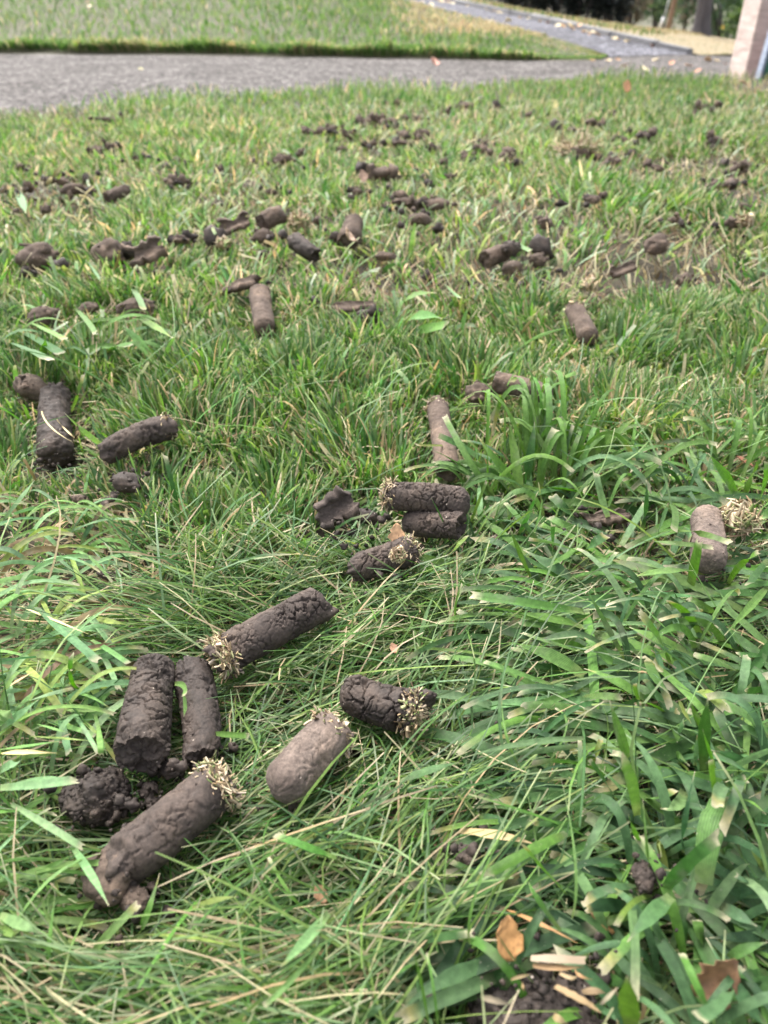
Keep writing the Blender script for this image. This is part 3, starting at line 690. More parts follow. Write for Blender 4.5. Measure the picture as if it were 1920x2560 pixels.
tag(link('soil_crumbs', fast_mesh('soil_crumbs', np.concatenate(VV), tris=np.concatenate(TT), mat=M['soil_black'])), 'loose dark crumbs of soil fallen among the grass around the cores', 'soil crumbs', kind='stuff')

# ------------------------------------------------------------------ coarse grass: tufts of wide blades
CC = {'g': (.105, .225, .040), 'd': (.054, .132, .032), 'b': (.078, .158, .066), 'm': (.140, .250, .108), 'y': (.19, .26, .06),
      't': (.34, .25, .13), 'p': (.120, .230, .060), 'k': (.036, .082, .034), 'o': (.32, .19, .08)}
TIP = np.array((.52, .47, .33))
def blade_mesh(p0, p1, p2, width, seed, code, pointed=False, facing=None):
    g = np.random.default_rng(seed); K = 11; A = 5
    t = np.linspace(0, 1, K)[:, None]; c = 2 * p1 - .5 * (p0 + p2)
    P = (1 - t) ** 2 * p0 + 2 * t * (1 - t) * c + t ** 2 * p2
    T = np.gradient(P, axis=0); T /= np.linalg.norm(T, axis=1)[:, None] + 1e-9
    view = CAM - P; view /= np.linalg.norm(view, axis=1)[:, None]
    Nn = view * .45 + np.array([0, 0, .6]) + g.normal(size=3) * .28
    tw = g.normal() * .35
    S = np.cross(T, Nn); S /= np.linalg.norm(S, axis=1)[:, None] + 1e-9
    Nn = np.cross(S, T)
    ang = tw * (t - .5); S2 = S * np.cos(ang) + Nn * np.sin(ang); N2 = Nn * np.cos(ang) - S * np.sin(ang)
    tt = t[:, 0]
    if pointed: w = width * np.clip(np.minimum(.62 + tt * 1.3, 1.0), 0, 1) * (1 - ss((tt - .45) / .56) * .93)
    else: w = width * np.minimum(.66 + tt * .9, 1.0) * (1 - .10 * tt)
    w = w * (1 + .05 * g.normal(size=K)); a = np.linspace(-.5, .5, A)
    fold = g.uniform(.10, .34) * (1 if g.random() < .8 else -.6)
    V = P[:, None, :] + S2[:, None, :] * (a[None, :, None] * w[:, None, None]) + N2[:, None, :] * ((np.abs(a)[None, :, None] - .25) * 2 * fold * .5 * w[:, None, None])
    if not pointed:                                          # ragged mower cut
        V[-1] += T[-1] * (g.normal(size=A)[:, None] * width * .16); V[-1] += T[-1] * (a[:, None] * width * g.normal() * .5)
    V = V + N2[:, None, :] * (g.normal(size=(K, 1, 1)) * width * .03)
    base = np.array(CC[code]) * g.uniform(.82, 1.16) * (1 + g.normal(size=3) * .05)
    Cc = np.repeat(np.repeat(base[None], K * A, 0)[None], 1, 0).reshape(K, A, 3).copy()
    Cc *= (1 + .06 * g.normal(size=(1, A, 1)))
    if code not in 'to':
        Cc[:2] = Cc[:2] * .6 + np.array((.30, .34, .14)) * .4 * (1 if g.random() < .5 else .4)
        Cc[-1] = TIP * g.uniform(.7, 1.2)
        if g.random() < .22: Cc[-2] = Cc[-2] * .35 + np.array((.36, .30, .12)) * .65
        elif g.random() < .5: Cc[-2] = Cc[-2] * .75 + TIP * .25
    uv = np.stack([np.repeat((a + .5)[None], K, 0), np.repeat(tt[:, None], A, 1)], -1).reshape(-1, 2)
    return V.reshape(-1, 3), grid_faces(K, A), Cc.reshape(-1, 3), uv

ZD = {'s': (.016, .040, .054), 'f': (.020, .029, .030), 'o': (.033, .044, .042), 'l': (.015, .021, .021), 'h': (.024, .048, .062), 'z': (.036, .038, .036)}
BLADE_CAPS = []
def make_blade(name, crop, spec, parent, origin, seed, zdef):
    ox, oy, sc = crop
    x0, y0, x1, y1, x2, y2, w = spec[:7]; code = spec[7]
    z = ZD[spec[8]] if len(spec) > 8 else ZD[zdef]
    g = np.random.default_rng(seed); j = g.uniform(-.003, .003)
    pts = [pix(ox + x / sc, oy + y / sc, max(.004, zz + j)) for (x, y), zz in zip(((x0, y0), (x1, y1), (x2, y2)), z)]
    width = w / sc * depth_of(pts[1]) / FPX * 1.06
    V, Q, C, uv = blade_mesh(*pts, width, seed, code, pointed=(g.random() < (.75 if width < .0022 else .45)))
    return link(name, fast_mesh(name, V - origin, quads=Q, mat=M['coarse'] if code not in 'to' else M['straw'], col=C, uv=uv), parent)

def parse(s): 
    out = []
    for ln in s.strip().split(';'):
        f = ln.split()
        if len(f) < 8: continue
        out.append([float(v) for v in f[:7]] + f[7:])
    return out

A_ = '''850 870 620 540 400 140 60 p;1110 850 900 590 690 310 78 g;800 580 560 420 345 320 52 m;520 415 330 410 145 405 30 y;1090 900 1030 480 975 160 85 g;1250 570 1150 370 1040 190 60 g;
1130 780 1180 450 1220 180 75 d;1255 850 1300 520 1410 260 88 g;1400 500 1420 330 1460 140 50 p;1440 800 1490 480 1560 230 36 d;720 1130 720 900 705 710 55 m f;620 1150 700 940 780 730 26 p;
1055 710 960 520 840 390 15 t;1070 1230 1160 1030 1240 840 56 d;1230 1250 1080 1070 950 930 46 p f;1200 1659 1080 1380 985 1140 46 g;1590 1640 1380 1500 1110 1350 105 b f;1659 1300 1490 1410 1330 1510 76 p f;
510 1510 300 1440 90 1400 62 g f;360 1540 190 1530 15 1510 72 g l;830 1390 680 1385 535 1400 55 b l;440 1390 520 1310 600 1220 76 y f;650 690 470 540 280 450 50 d;980 1180 850 1090 690 1040 62 p l;
1659 1390 1420 1300 1160 1255 36 g;1380 1400 1375 1260 1380 1120 42 d;1659 1190 1500 1130 1360 1060 60 p f;1590 1060 1470 960 1370 860 80 d f;790 890 790 640 787 400 18 g;440 1230 370 1060 280 880 28 d;
850 870 640 620 540 560 46 m l;1300 900 1280 700 1240 560 60 d l;1000 960 900 900 760 880 60 b l;1180 900 1160 700 1140 540 60 d l;1659 540 1600 600 1530 680 90 d f;930 980 960 1080 1060 1180 40 d l'''
B_ = '''0 570 220 350 510 140 92 g h;100 430 220 370 370 300 42 p;300 390 450 230 590 90 30 g;310 670 480 530 700 475 45 b f;1400 890 1270 680 1120 480 86 g;1430 870 1520 680 1610 470 66 g;1590 910 1640 720 1659 560 62 g;
1150 920 1020 700 930 470 64 b f;230 1090 160 880 110 660 56 m;340 1310 470 1080 560 930 66 m f;660 1200 720 1060 760 930 76 m;760 930 820 1000 810 1170 66 p;520 1270 800 1290 1160 1330 52 p o;640 1230 900 1180 1320 1290 50 p h;
960 1659 1000 1450 1040 1270 112 g h;460 1590 740 1540 1000 1540 60 p o;1300 1659 1400 1500 1570 1370 56 g;740 660 740 760 690 860 45 m f;880 1000 1050 880 1200 830 50 d l;0 1360 100 1280 200 1220 90 d f;450 840 600 850 700 900 60 p l;
0 700 60 640 240 630 50 b f;250 640 400 790 530 920 40 d;520 1200 560 950 560 720 45 d;640 1370 720 1380 800 1370 70 d l;1659 1200 1500 1230 1330 1290 60 d l;900 1160 940 1200 960 1260 60 m f;0 1400 250 1470 480 1600 45 p f;
120 1659 200 1500 300 1370 46 m f;1659 1440 1560 1560 1490 1659 60 d f'''
C_ = '''1659 250 1200 180 640 100 86 g o;1659 390 1350 310 1000 255 112 g f;1659 560 1380 400 1080 360 60 p;1480 500 950 420 510 240 76 b f;1659 620 1400 540 1100 440 45 p f;1659 830 1350 640 1050 555 122 p f;1390 920 1060 800 760 700 42 p;
1530 940 1330 940 1060 990 46 m f;1659 950 1350 1050 970 1190 62 p f;1659 1130 1350 1090 1110 1100 66 p;1659 1390 1100 1440 560 1570 52 m o;1659 1450 1200 1510 700 1560 50 m f;980 1659 905 1000 1110 290 28 m h;1080 1659 950 1330 920 1000 22 p o;
350 1050 450 720 540 540 16 p;520 540 495 250 560 0 20 g s;150 660 220 330 330 50 36 m f;0 850 250 650 560 440 80 k l;60 1560 400 1140 900 860 18 g o;1659 760 1300 740 950 700 60 d l;1659 1280 1400 1270 1250 1250 90 d l;900 860 700 870 560 850 60 b l;
840 820 650 800 440 810 40 b f;900 600 700 620 540 700 90 d l;1300 1659 1500 1300 1400 1120 20 p f;60 570 500 600 900 660 28 g f'''
D_ = '''780 740 680 500 500 260 72 g;1040 440 920 260 760 150 76 g;740 180 820 330 880 480 60 b f;1210 290 1080 200 950 130 60 p f;920 600 650 490 410 390 102 p f;620 560 670 650 660 750 125 b;570 690 640 830 720 950 104 p;370 680 180 330 20 40 46 p s;
320 790 130 590 0 480 72 p f;500 640 330 490 220 380 50 m f;540 1030 300 880 0 760 92 p f;430 1659 320 1350 230 1050 104 p h;1080 1700 1090 1300 1120 1020 102 d h;1050 1310 1010 1180 970 1070 124 g;1659 1370 1480 1190 1280 1090 132 p;1440 1590 1290 1330 1190 1110 92 b f;
1400 1060 1440 850 1470 650 78 m f;830 1370 870 1290 900 1240 62 m;760 1250 820 1340 840 1430 112 p f;740 1170 620 1090 510 1075 46 g;1180 1659 1120 1480 1070 1310 50 g h;1060 110 800 100 510 75 56 m f;1659 960 1550 960 1450 970 92 d f;1360 770 1180 690 1000 640 62 p f;
1659 1420 1500 1320 1410 1270 82 m f;0 1100 250 1130 520 1180 90 d l;0 1010 160 1010 340 1020 70 p f;400 990 260 940 100 970 62 g;500 1060 470 980 460 900 36 g;750 880 880 900 1000 880 60 b l;1659 640 1500 640 1380 640 70 d l;870 1060 910 1160 970 1260 74 y f;1030 960 1150 1010 1270 1110 100 y f;
700 1050 760 1110 850 1150 60 b f;1500 1659 1350 1560 1150 1500 80 d l;900 1659 850 1540 950 1640 70 p;560 1500 560 1560 530 1600 90 b l;1659 20 1500 200 1270 460 66 p s;900 130 860 150 780 130 60 m f;1000 1659 1010 1500 1020 1360 40 b;60 1659 120 1500 150 1400 50 y f;620 860 560 800 480 800 40 t'''
E_ = '''1500 660 1150 830 770 1040 92 g o;1230 1440 1090 1000 830 350 42 b f;1450 1540 1240 1250 1160 1100 46 g o;1510 1220 1280 960 1120 770 62 g h;630 1659 700 1150 1050 430 24 g o;410 1340 430 800 590 370 18 p f;0 190 270 90 540 20 62 m o;610 420 612 200 615 0 16 p s;540 640 900 680 1220 760 82 t f;
0 130 500 220 990 380 18 g f;350 1560 480 1330 620 1090 62 k l;0 1640 300 1590 650 1550 62 d f;1550 1430 1580 900 1450 160 24 p o;960 1350 1250 1470 1600 1650 46 o f;1270 1390 1200 560 1060 20 16 p f;1659 300 1350 320 850 400 90 d l;1659 420 1400 440 1150 450 70 d l;680 480 900 540 1080 590 60 b l;1659 580 1400 580 1180 560 60 d f'''
F_ = '''1080 1120 1150 600 1290 320 210 p o;1350 300 1250 240 1200 420 110 m h;690 1220 920 950 1220 690 112 d h;790 1230 600 1400 390 1640 132 b o;1240 1320 1390 1400 1560 1500 102 b f;620 1230 450 1280 290 1490 46 y;620 1260 520 1370 420 1480 92 d f;450 1330 200 1310 0 1330 122 k f;480 1140 250 1160 0 1270 92 b f;
760 1050 680 750 700 870 60 y f;890 850 900 600 1000 100 60 b;600 1040 570 800 530 350 30 p s;560 340 680 330 810 270 82 p f;900 270 850 400 740 420 102 m f;1180 330 1160 150 1140 0 56 g h;300 380 180 180 50 0 56 d s;410 320 300 410 180 490 72 m f;1659 1560 1400 1600 1130 1600 92 k l;1659 1170 1500 1110 1370 1040 62 b f;1650 1050 1550 860 1480 740 52 y f;
540 820 460 650 400 490 46 g;330 1100 400 980 460 870 40 p;0 920 150 930 370 990 70 d l;750 1659 640 1500 640 1300 80 b f;920 1659 900 1500 890 1380 76 d l;1080 1659 1040 1540 1020 1440 90 g l;1220 830 1300 800 1330 720 60 d f;1340 360 1480 370 1640 490 40 g;1659 90 1480 130 1270 200 60 d f;1260 210 1370 190 1460 170 80 d f;
100 200 200 330 300 420 60 p l;840 0 900 60 950 100 70 y f;480 500 430 200 340 0 100 p h'''
G_ = '''450 372 220 440 0 590 62 b f;430 440 230 520 0 625 66 b f;1040 660 1030 540 1025 430 92 g h;1500 480 1440 560 1350 620 62 m h;1470 360 1560 310 1659 280 42 p f;130 660 90 440 50 300 15 g h;170 660 150 480 120 330 12 g o;600 460 500 340 430 220 17 d h;0 295 150 265 320 240 36 d f;950 320 830 310 730 310 26 p f;
1659 649 1540 520 1380 260 60 b f;1420 649 1340 480 1270 330 40 g o;900 420 980 460 1010 480 50 d l;860 560 940 600 980 640 30 b f;1080 640 1100 560 1060 500 20 t f;1180 480 1100 440 1040 415 22 m f;1659 420 1580 430 1500 400 60 d l'''
CROPS = {'A': (1000, 1000, 3.607), 'B': (1460, 1000, 3.607), 'C': (1000, 1460, 3.607), 'D': (1460, 1460, 3.607), 'E': (1000, 1900, 3.607), 'F': (1460, 1900, 3.607), 'G': (1000, 2200, 1.803),
         'H': (0, 1500, 4.81), 'I': (0, 1900, 1.728), 'J': (0, 880, 3.318), 'K': (0, 350, 3.19), 'L': (1000, 560, 3.318)}
def filler(n, box, seed, az, codes='kdpbdg', zlo=.010, zhi=.020, L=(.05, .09), W=(.003, .0055)):
    """Lower, flattened blades of a tuft: (points, width, code)."""
    g = np.random.default_rng(seed); out = []
    for i in range(n):
        p = pix(g.uniform(box[0], box[2]), g.uniform(box[1], box[3]), 0); a = az + g.normal() * .7; l = g.uniform(*L)
        d = np.array([math.cos(a), math.sin(a), 0]); h = g.uniform(zlo, zhi)
        pts = []
        for k, s_ in enumerate((-.5, 0, .5)):
            q = p + d * l * s_; q[2] = float(H(q[0], q[1])) + h * (.8, 1.2, .9)[k]; pts.append(q)
        out.append((pts, g.uniform(*W), codes[g.integers(len(codes))]))
    return out
def arcs(n, crown, spread, az, sd_, L, W, seed, codes='gdbpmdk', lift=(.022, .05)):
    """Blades growing from a crown, rising and arching over to pointed or mown tips."""
    g = np.random.default_rng(seed); c = pix(*crown, 0); out = []
    for i in range(n):
        b0 = c + np.array([g.normal() * spread, g.normal() * spread, 0]); a = az + g.normal() * sd_; l = g.uniform(*L); up = g.uniform(*lift)
        d = np.array([math.cos(a), math.sin(a), 0]); b0[2] = float(H(b0[0], b0[1])) + .004
        m = b0 + d * l * .42 + [0, 0, up]; t = b0 + d * l * .9 + [0, 0, max(.010, up * g.uniform(.25, 1.15))]
        out.append(([b0, m, t], g.uniform(*W), codes[g.integers(len(codes))]))
    return out
def tuft(crop, text, label, base, zdef, fill=None, arc=(), group='coarse grass tufts'):
    org = pix(*base, 0); root = empty('coarse_grass_tuft', org); tag(root, label, 'grass tuft', group)
    for k, sp in enumerate(parse(text)): make_blade('blade', CROPS[crop], sp, root, org, ord(crop) * 100 + k, zdef)
    more = [(*q, False) for q in (filler(*fill) if fill else [])]
    for ar in arc: more += [(*q, None) for q in arcs(*ar)]
    for k, (pts, w, code, pt) in enumerate(more):
        V, Q, C, uv = blade_mesh(*pts, w, ord(crop) * 1000 + k, code, pointed=(k % 10 < 3) if pt is None else pt)
        link('blade', fast_mesh('blade', V - org, quads=Q, mat=M['coarse'], col=C, uv=uv), root)
WB = (.0020, .0042)
tuft('A', A_, 'fan of standing wide green blades in front of the slim brown core', (1300, 1240), 's', (22, (1180, 1230, 1480, 1440), 1, 2.6, 'gdpbdg'),
     [(34, (1350, 1240), .016, 1.5, .8, (.045, .075), (.0024, .0046), 61, 'gpgpgm', (.044, .064)), (16, (1290, 1275), .014, 3.0, .5, (.045, .075), WB, 62, 'gpbdmp', (.020, .036)), (20, (1410, 1280), .02, .4, .6, (.045, .08), WB, 63, 'gpgpm', (.032, .052))])
tuft('B', B_, 'wide blades arching around the grey-brown bent core and its straw ball', (1650, 1300), 's', (34, (1470, 1120, 1930, 1460), 2, 2.9, 'gdpbdm'),
     [(14, (1620, 1250), .03, 2.8, 1.0, (.04, .07), WB, 64, 'gdbmbp', (.02, .034)), (10, (1850, 1230), .012, 1.5, .9, (.035, .055), WB, 65, 'gpg', (.028, .045)), (22, (1900, 1180), .035, 2.9, .5, (.05, .08), (.0016, .003), 66, 'dpgd', (.02, .032))])
tuft('C', C_, 'long wide blades flopped sideways past the orange straw end of the black core', (1440, 1640), 'f', (26, (1260, 1500, 1480, 1900), 3, 3.0, 'gdpbdm'),
     [(20, (1500, 1560), .024, 2.95, .4, (.05, .085), WB, 67, 'gdbmpb', (.014, .026)), (14, (1510, 1730), .024, 3.2, .4, (.05, .08), WB, 68, 'gpbmb', (.014, .026))])
tuft('D', D_, 'dense matted clump of wide bluish blades with ragged mown ends', (1700, 1700), 's', (56, (1470, 1460, 1930, 1920), 4, 2.7, 'gdpbdm'),
     [(20, (1720, 1640), .03, 2.2, 1.4, (.035, .06), WB, 69, 'gmbdbp', (.02, .036)), (18, (1800, 1860), .03, -.4, 1.4, (.035, .06), WB, 70, 'gpbmb', (.02, .036))])
tuft('E', E_, 'loose wide blades and crossing thin stems above the orange leaf', (1400, 2150), 'f', (20, (1180, 1950, 1480, 2350), 5, 3.1, 'dkbdg'),
     [(12, (1490, 2090), .02, 3.2, .4, (.04, .07), (.0016, .003), 71, 'dkgd', (.014, .024))])
tuft('F', F_, 'clump of the widest dark blades with a folded broad blade standing in it', (1730, 2200), 's', (44, (1480, 1920, 1930, 2560), 6, 2.2, 'dkbdgb'),
     [(20, (1720, 2260), .022, 1.2, 1.3, (.035, .06), (.0022, .0045), 72, 'dbdpbm', (.02, .036)), (18, (1760, 2420), .026, -.8, 1.3, (.035, .06), (.0022, .0045), 73, 'dbdpbm', (.018, .034))])
tuft('G', G_, 'wide bluish blades lying around the soil heap at the bottom edge', (1500, 2450), 'f', (12, (1050, 2330, 1250, 2560), 7, .4, 'dkbd'),
     [(10, (1560, 2540), .014, 2.0, 1.0, (.03, .05), WB, 74, 'dbgm', (.018, .03))])

# ------------------------------------------------------------------ loose clippings, each a thing of its own
H_ = '''440 90 800 400 1170 720 110 b o;0 1560 240 1370 460 1200 76 m o;700 560 1100 230 1460 0 46 m o;990 110 1150 260 1340 500 60 m f;1010 1090 860 980 865 650 56 g s;1200 620 1310 800 1430 1080 72 m f;720 1380 760 1560 830 1850 82 b f;860 1330 1000 1530 1180 1840 50 m f;520 1440 850 1530 1160 1640 70 p f;
1140 1350 1200 1600 1290 1870 46 p f;1180 1500 1200 1700 1215 1860 66 p o;360 1640 750 1660 1110 1700 50 y o;0 1850 300 1830 690 1840 62 t o;0 1320 60 1350 150 1390 112 p o;440 1490 620 1540 830 1600 42 p o;300 980 600 880 860 830 62 g f;150 1280 500 1160 880 1060 46 m o;0 1110 160 1090 330 1070 52 m o;
200 2210 550 2170 920 2130 92 m o;0 2060 100 1990 230 1940 102 m o;240 1490 430 1430 640 1390 62 d f;230 70 700 260 1060 410 30 t o;0 220 500 260 960 260 36 t f;1000 190 1300 250 1539 300 62 y f;660 680 1000 860 1380 1010 42 p f;340 460 430 360 520 130 46 d s;870 1120 1100 1170 1330 1310 36 p f;
0 1800 350 1750 760 1690 42 p o;650 1310 1000 1330 1330 1320 36 p f;0 1120 180 990 420 850 36 t o;0 720 200 600 330 480 40 y f;700 180 800 80 950 0 40 y f;1100 480 1300 600 1539 760 66 p f;0 900 60 870 110 850 90 m f;100 1960 200 1880 330 1820 60 y f'''
I_ = '''310 370 390 490 470 630 32 m h;0 120 160 105 330 85 37 m o;50 190 200 280 360 380 28 m o;0 670 90 710 180 750 42 m o;0 720 40 745 70 765 32 y o;1450 420 1320 370 1190 325 36 g o;1420 660 1310 790 1210 895 46 m h;1390 800 1250 960 1140 1060 24 p o;390 850 480 740 600 620 36 p f;600 750 640 650 690 490 28 g f;
1090 1010 1250 1040 1430 1050 18 p f;600 935 530 1010 430 1080 22 p f;1310 640 1240 560 1160 420 14 g f;620 755 850 770 1050 820 14 y f;830 640 930 605 1030 590 22 y f;1570 1140 1620 1080 1659 1060 30 b f;1060 1040 1200 950 1300 860 40 k l;130 520 220 460 330 400 20 p f;205 910 215 780 240 560 22 g f'''
J_ = '''590 500 640 370 690 190 28 g s;850 770 700 660 540 510 42 p s;30 1394 180 1200 290 1060 34 m o;300 1070 250 980 200 890 26 t s;930 1270 880 1100 820 950 24 t s;1190 1160 1110 950 1060 790 24 p s;700 1170 720 1060 745 940 26 m s;1500 1394 1430 1100 1370 860 36 d s;470 560 540 640 620 710 13 t o;345 490 420 620 610 750 13 t o'''
K_ = '''1230 1755 1100 1600 980 1480 72 m;210 1440 380 1520 520 1590 52 p;860 1690 930 1640 1030 1640 82 g;0 1600 200 1660 380 1755 84 b;130 1500 350 1620 480 1700 80 d;600 1340 700 1450 760 1540 42 p;340 1755 350 1650 360 1540 52 g;1310 1755 1350 1650 1390 1570 50 p;1050 1170 1110 1270 1140 1350 56 m;700 970 760 1060 800 1130 46 m;620 1100 660 1000 680 920 30 d;
1120 1420 1240 1490 1380 1580 60 p;240 760 270 640 300 620 10 t;140 410 180 500 210 590 60 m;360 360 440 270 540 130 34 t;430 330 480 280 490 210 20 y;440 1755 520 1560 620 1450 32 t;900 1050 940 960 950 880 22 t'''
L_ = '''0 700 100 600 300 570 80 p;20 800 180 760 340 780 90 p;100 900 250 860 380 840 70 p;60 500 20 430 60 330 26 t;950 140 1020 190 1080 220 40 m;370 500 430 560 490 610 40 m;970 1050 1150 930 1450 850 34 g;1010 910 1040 860 1080 810 26 t;510 960 530 800 570 690 56 p;1170 630 1190 560 1215 490 30 y;1300 1270 1380 1260 1470 1230 40 p;840 1430 900 1320 970 1210 26 p;1370 1460 1370 1350 1360 1240 30 g'''
LAB = {'H': ('cut grass blade in the pale tangle of clippings beside the dark cores', 'cut blades in the pale tangle'),
       'I': ('cut blade lying on the fine near grass below the cores', 'cut blades on the fine near grass'),
       'J': ('stray stalk or blade around the fat dark core and the chaff-ended core', 'stalks around the fat dark core'),
       'K': ('broad pale blade lying between the cupped fragment and the fat dark core', 'broad pale blades mid lawn'),
       'L': ('loose blade lying in bright grass beyond the standing tuft', 'loose blades beyond the standing tuft')}
LOOK = {'g': 'bright green', 'd': 'dark green', 'b': 'bluish', 'm': 'pale mint', 'y': 'yellowing', 't': 'dry tan', 'p': 'light green', 'k': 'deep green', 'o': 'brown'}
CC0 = dict(CC)
for q in 'pmybt': CC[q] = tuple(np.array(CC[q]) * 1.45 + .012)
ZD['f'] = (.026, .034, .034); ZD['o'] = (.036, .046, .044)
for cr, text in (('H', H_), ('I', I_), ('J', J_), ('K', K_), ('L', L_)):
    for k, sp in enumerate(parse(text)):
        tag(make_blade('grass_clipping', CROPS[cr], sp, None, np.zeros(3), ord(cr) * 100 + k, 's' if cr in 'JKL' else 'f'),
            LOOK[sp[7]] + (' thin ' if sp[6] / CROPS[cr][2] < 10 else ' wide ' if sp[6] / CROPS[cr][2] > 17 else ' ') + LAB[cr][0], 'grass blade', LAB[cr][1])
tag(make_blade('grass_clipping', (100, 1450, 1.565), [520, 408, 560, 412, 566, 450, 22, 'p', 'h'], None, np.zeros(3), 5, 'h'), 'bent green clipping lying on the second dark core', 'grass blade', 'clippings lying on cores')
tag(make_blade('grass_clipping', (100, 1450, 1.565), [564, 440, 568, 490, 562, 535, 24, 'p', 'h'], None, np.zeros(3), 6, 'h'), 'pale green lower half of the bent clipping on the second dark core', 'grass blade', 'clippings lying on cores')
tag(make_blade('grass_clipping', (100, 1450, 1.565), [670, 600, 740, 605, 818, 610, 22, 'p', 'h'], None, np.zeros(3), 8, 'h'), 'short pale clipping at the straw end of the big curved core', 'grass blade', 'clippings lying on cores')
S_ = '''590 352 710 355 835 362 34 t h;600 385 720 395 830 392 26 o h;700 480 800 530 890 582 44 t h;905 560 945 520 985 482 18 t h;820 505 880 500 930 512 26 t h;500 448 545 435 592 424 14 t h;365 530 440 545 520 572 30 t h;560 500 555 480 550 455 14 t h;720 420 770 440 800 430 18 t h;790 400 810 430 870 450 14 o h;690 610 720 630 760 649 30 t h'''
for k, sp in enumerate(parse(S_)):
    sp[8] = 'z'; CC['t'] = (.22, .16, .085) if k % 3 else (.33, .26, .16); tag(make_blade('straw_piece', CROPS['G'], sp, None, np.zeros(3), 9100 + k, 'h'), ('brown' if sp[7] == 'o' else 'wide tan' if sp[6] > 28 else 'narrow tan') + ' piece of straw lying on the soil heap at the bottom edge', 'straw', 'straw on the bottom soil heap')
# litter of clippings under the traced ones, too tangled to count
Vl, Ql, Cl, Ul, n0 = [], [], [], [], 0
for k, (pts, w, code) in enumerate(filler(150, (-30, 1330, 300, 1960), 31, .5, 'pmbympmytp', .016, .036, (.025, .055), (.0016, .0036)) + filler(16, (0, 820, 420, 960), 32, .4, 'pgdbp', .014, .028, (.03, .06), (.002, .004)) + filler(6, (940, 780, 1150, 880), 33, .3, 'pgdp', .014, .028, (.03, .05), (.002, .0035)) + filler(18, (0, 2000, 200, 2560), 34, .6, 'pgmgp', .016, .034, (.03, .06), (.0012, .0026))):
    V, Q, C, uv = blade_mesh(*pts, w, 7000 + k, code); Vl.append(V); Ql.append(Q + n0); Cl.append(C); Ul.append(uv); n0 += len(V)
tag(link('clipping_litter', fast_mesh('clipping_litter', np.concatenate(Vl), quads=np.concatenate(Ql), mat=M['coarse'], col=np.concatenate(Cl), uv=np.concatenate(Ul))), 'matted litter of cut blades under the pale tangle', 'clippings', kind='stuff')

# ------------------------------------------------------------------ fallen leaves
def leaf_material():
    m, nt, b = new_mat('dead_leaf')
    at = N(nt, 'ShaderNodeAttribute', attribute_name='Col'); tc = N(nt, 'ShaderNodeTexCoord')
    n = N(nt, 'ShaderNodeTexNoise', Scale=300., Detail=4.); nt.links.new(tc.outputs['Object'], n.inputs['Vector'])
    c = mixc(nt, 1., at.outputs['Color'], ramp(nt, n.outputs['Fac'], [(.3, (.7, .66, .6)), (.65, (1.15, 1.12, 1.1))]).outputs[0], 'MULTIPLY')
    n2 = N(nt, 'ShaderNodeTexNoise', Scale=900., Detail=1.); nt.links.new(tc.outputs['Object'], n2.inputs['Vector'])
    c = mixc(nt, ramp(nt, n2.outputs['Fac'], [(.72, (0, 0, 0)), (.75, (1, 1, 1))]).outputs[0], c, (.10, .05, .02, 1))
    nt.links.new(c, b.inputs['Base Color']); b.inputs['Roughness'].default_value = .5
    return m
M['leaf'] = leaf_material()
def leaf_mesh(size, col, seed, curl=.3):
    g = np.random.default_rng(seed); K, A = 10, 7
    t = np.linspace(0, 1, K); a = np.linspace(-1, 1, A)
    w = .42 * np.sin(np.pi * np.clip(t * .96 + .03, 0, 1)) ** .7 * (1 - .25 * t)
    w2 = w * (1 + .16 * g.normal(size=K)); w3 = w * (1 + .16 * g.normal(size=K))
    V = np.zeros((K, A, 3))
    for j, q in enumerate(a):
        ww = np.where(q > 0, w2, w3)
        V[:, j, 0] = q * ww; V[:, j, 1] = t - .5; V[:, j, 2] = curl * (q * q * ww * .8 + .6 * (t - .5) ** 2) + .02 * g.normal(size=K)
    V = (V * size).reshape(-1, 3); n = len(V)
    V = np.vstack([V, V + [0, 0, -size * .012]])
    Q = grid_faces(K, A); idx = np.arange(n).reshape(K, A)
    lp = np.concatenate([idx[0, :], idx[1:, -1], idx[-1, -2::-1], idx[-2:0:-1, 0]]); l2 = np.roll(lp, -1)
    Q = np.vstack([Q, Q[:, ::-1] + n, np.stack([lp, lp + n, l2 + n, l2], -1)])
    C = np.array(col) * (1 + .12 * g.normal(size=(len(V), 1))) 
    return fast_mesh('fallen_leaf', V, quads=Q, mat=M['leaf'], col=C)
def leaf(p, size, col, seed, rot, label, group=None, curl=.3):
    o = link('fallen_leaf', leaf_mesh(size, col, seed, curl)); o.location = p; o.rotation_euler = rot
    tag(o, label, 'leaf', group); return o
def near_leaf(px, py, lpx, h, col, seed, rot, label, curl=.3):
    p = pix(px, py, h); s = lpx * depth_of(p) / FPX
    CLEAR.append((p, p + np.array([0, 0, .002]), s * .42)); leaf(p, s, col, seed, rot, label, curl=curl)
near_leaf(1272, 2345, 104, .035, (.36, .195, .070), 3, (.75, .1, .15), 'orange-tan toothed leaf above the core at the bottom edge', .25)
near_leaf(1790, 2440, 140, .030, (.22, .12, .065), 4, (1.0, .5, -.5), 'curled brown leaf between wide blades near the bottom corner', .6)
near_leaf(990, 1336, 58, .040, (.50, .31, .17), 5, (.9, .3, .3), 'small tan leaf standing beside the short brown core', .3)
near_leaf(1862, 1155, 46, .024, (.30, .13, .08), 6, (.4, .2, 1.2), 'reddish-brown leaf behind the upright bright blades', .3)
near_leaf(800, 2235, 50, .018, (.30, .17, .09), 7, (.3, .2, .7), 'small brown leaf buried under fine grass', .3)
near_leaf(1512, 2300, 80, .018, (.26, .15, .06), 8, (.4, .1, 1.4), 'dull brown leaf deep under the widest blades', .2)
near_leaf(870, 592, 52, .05, (.38, .27, .19), 9, (.2, .9, .2), 'curled brown leaf on the splitting upright core', .7)
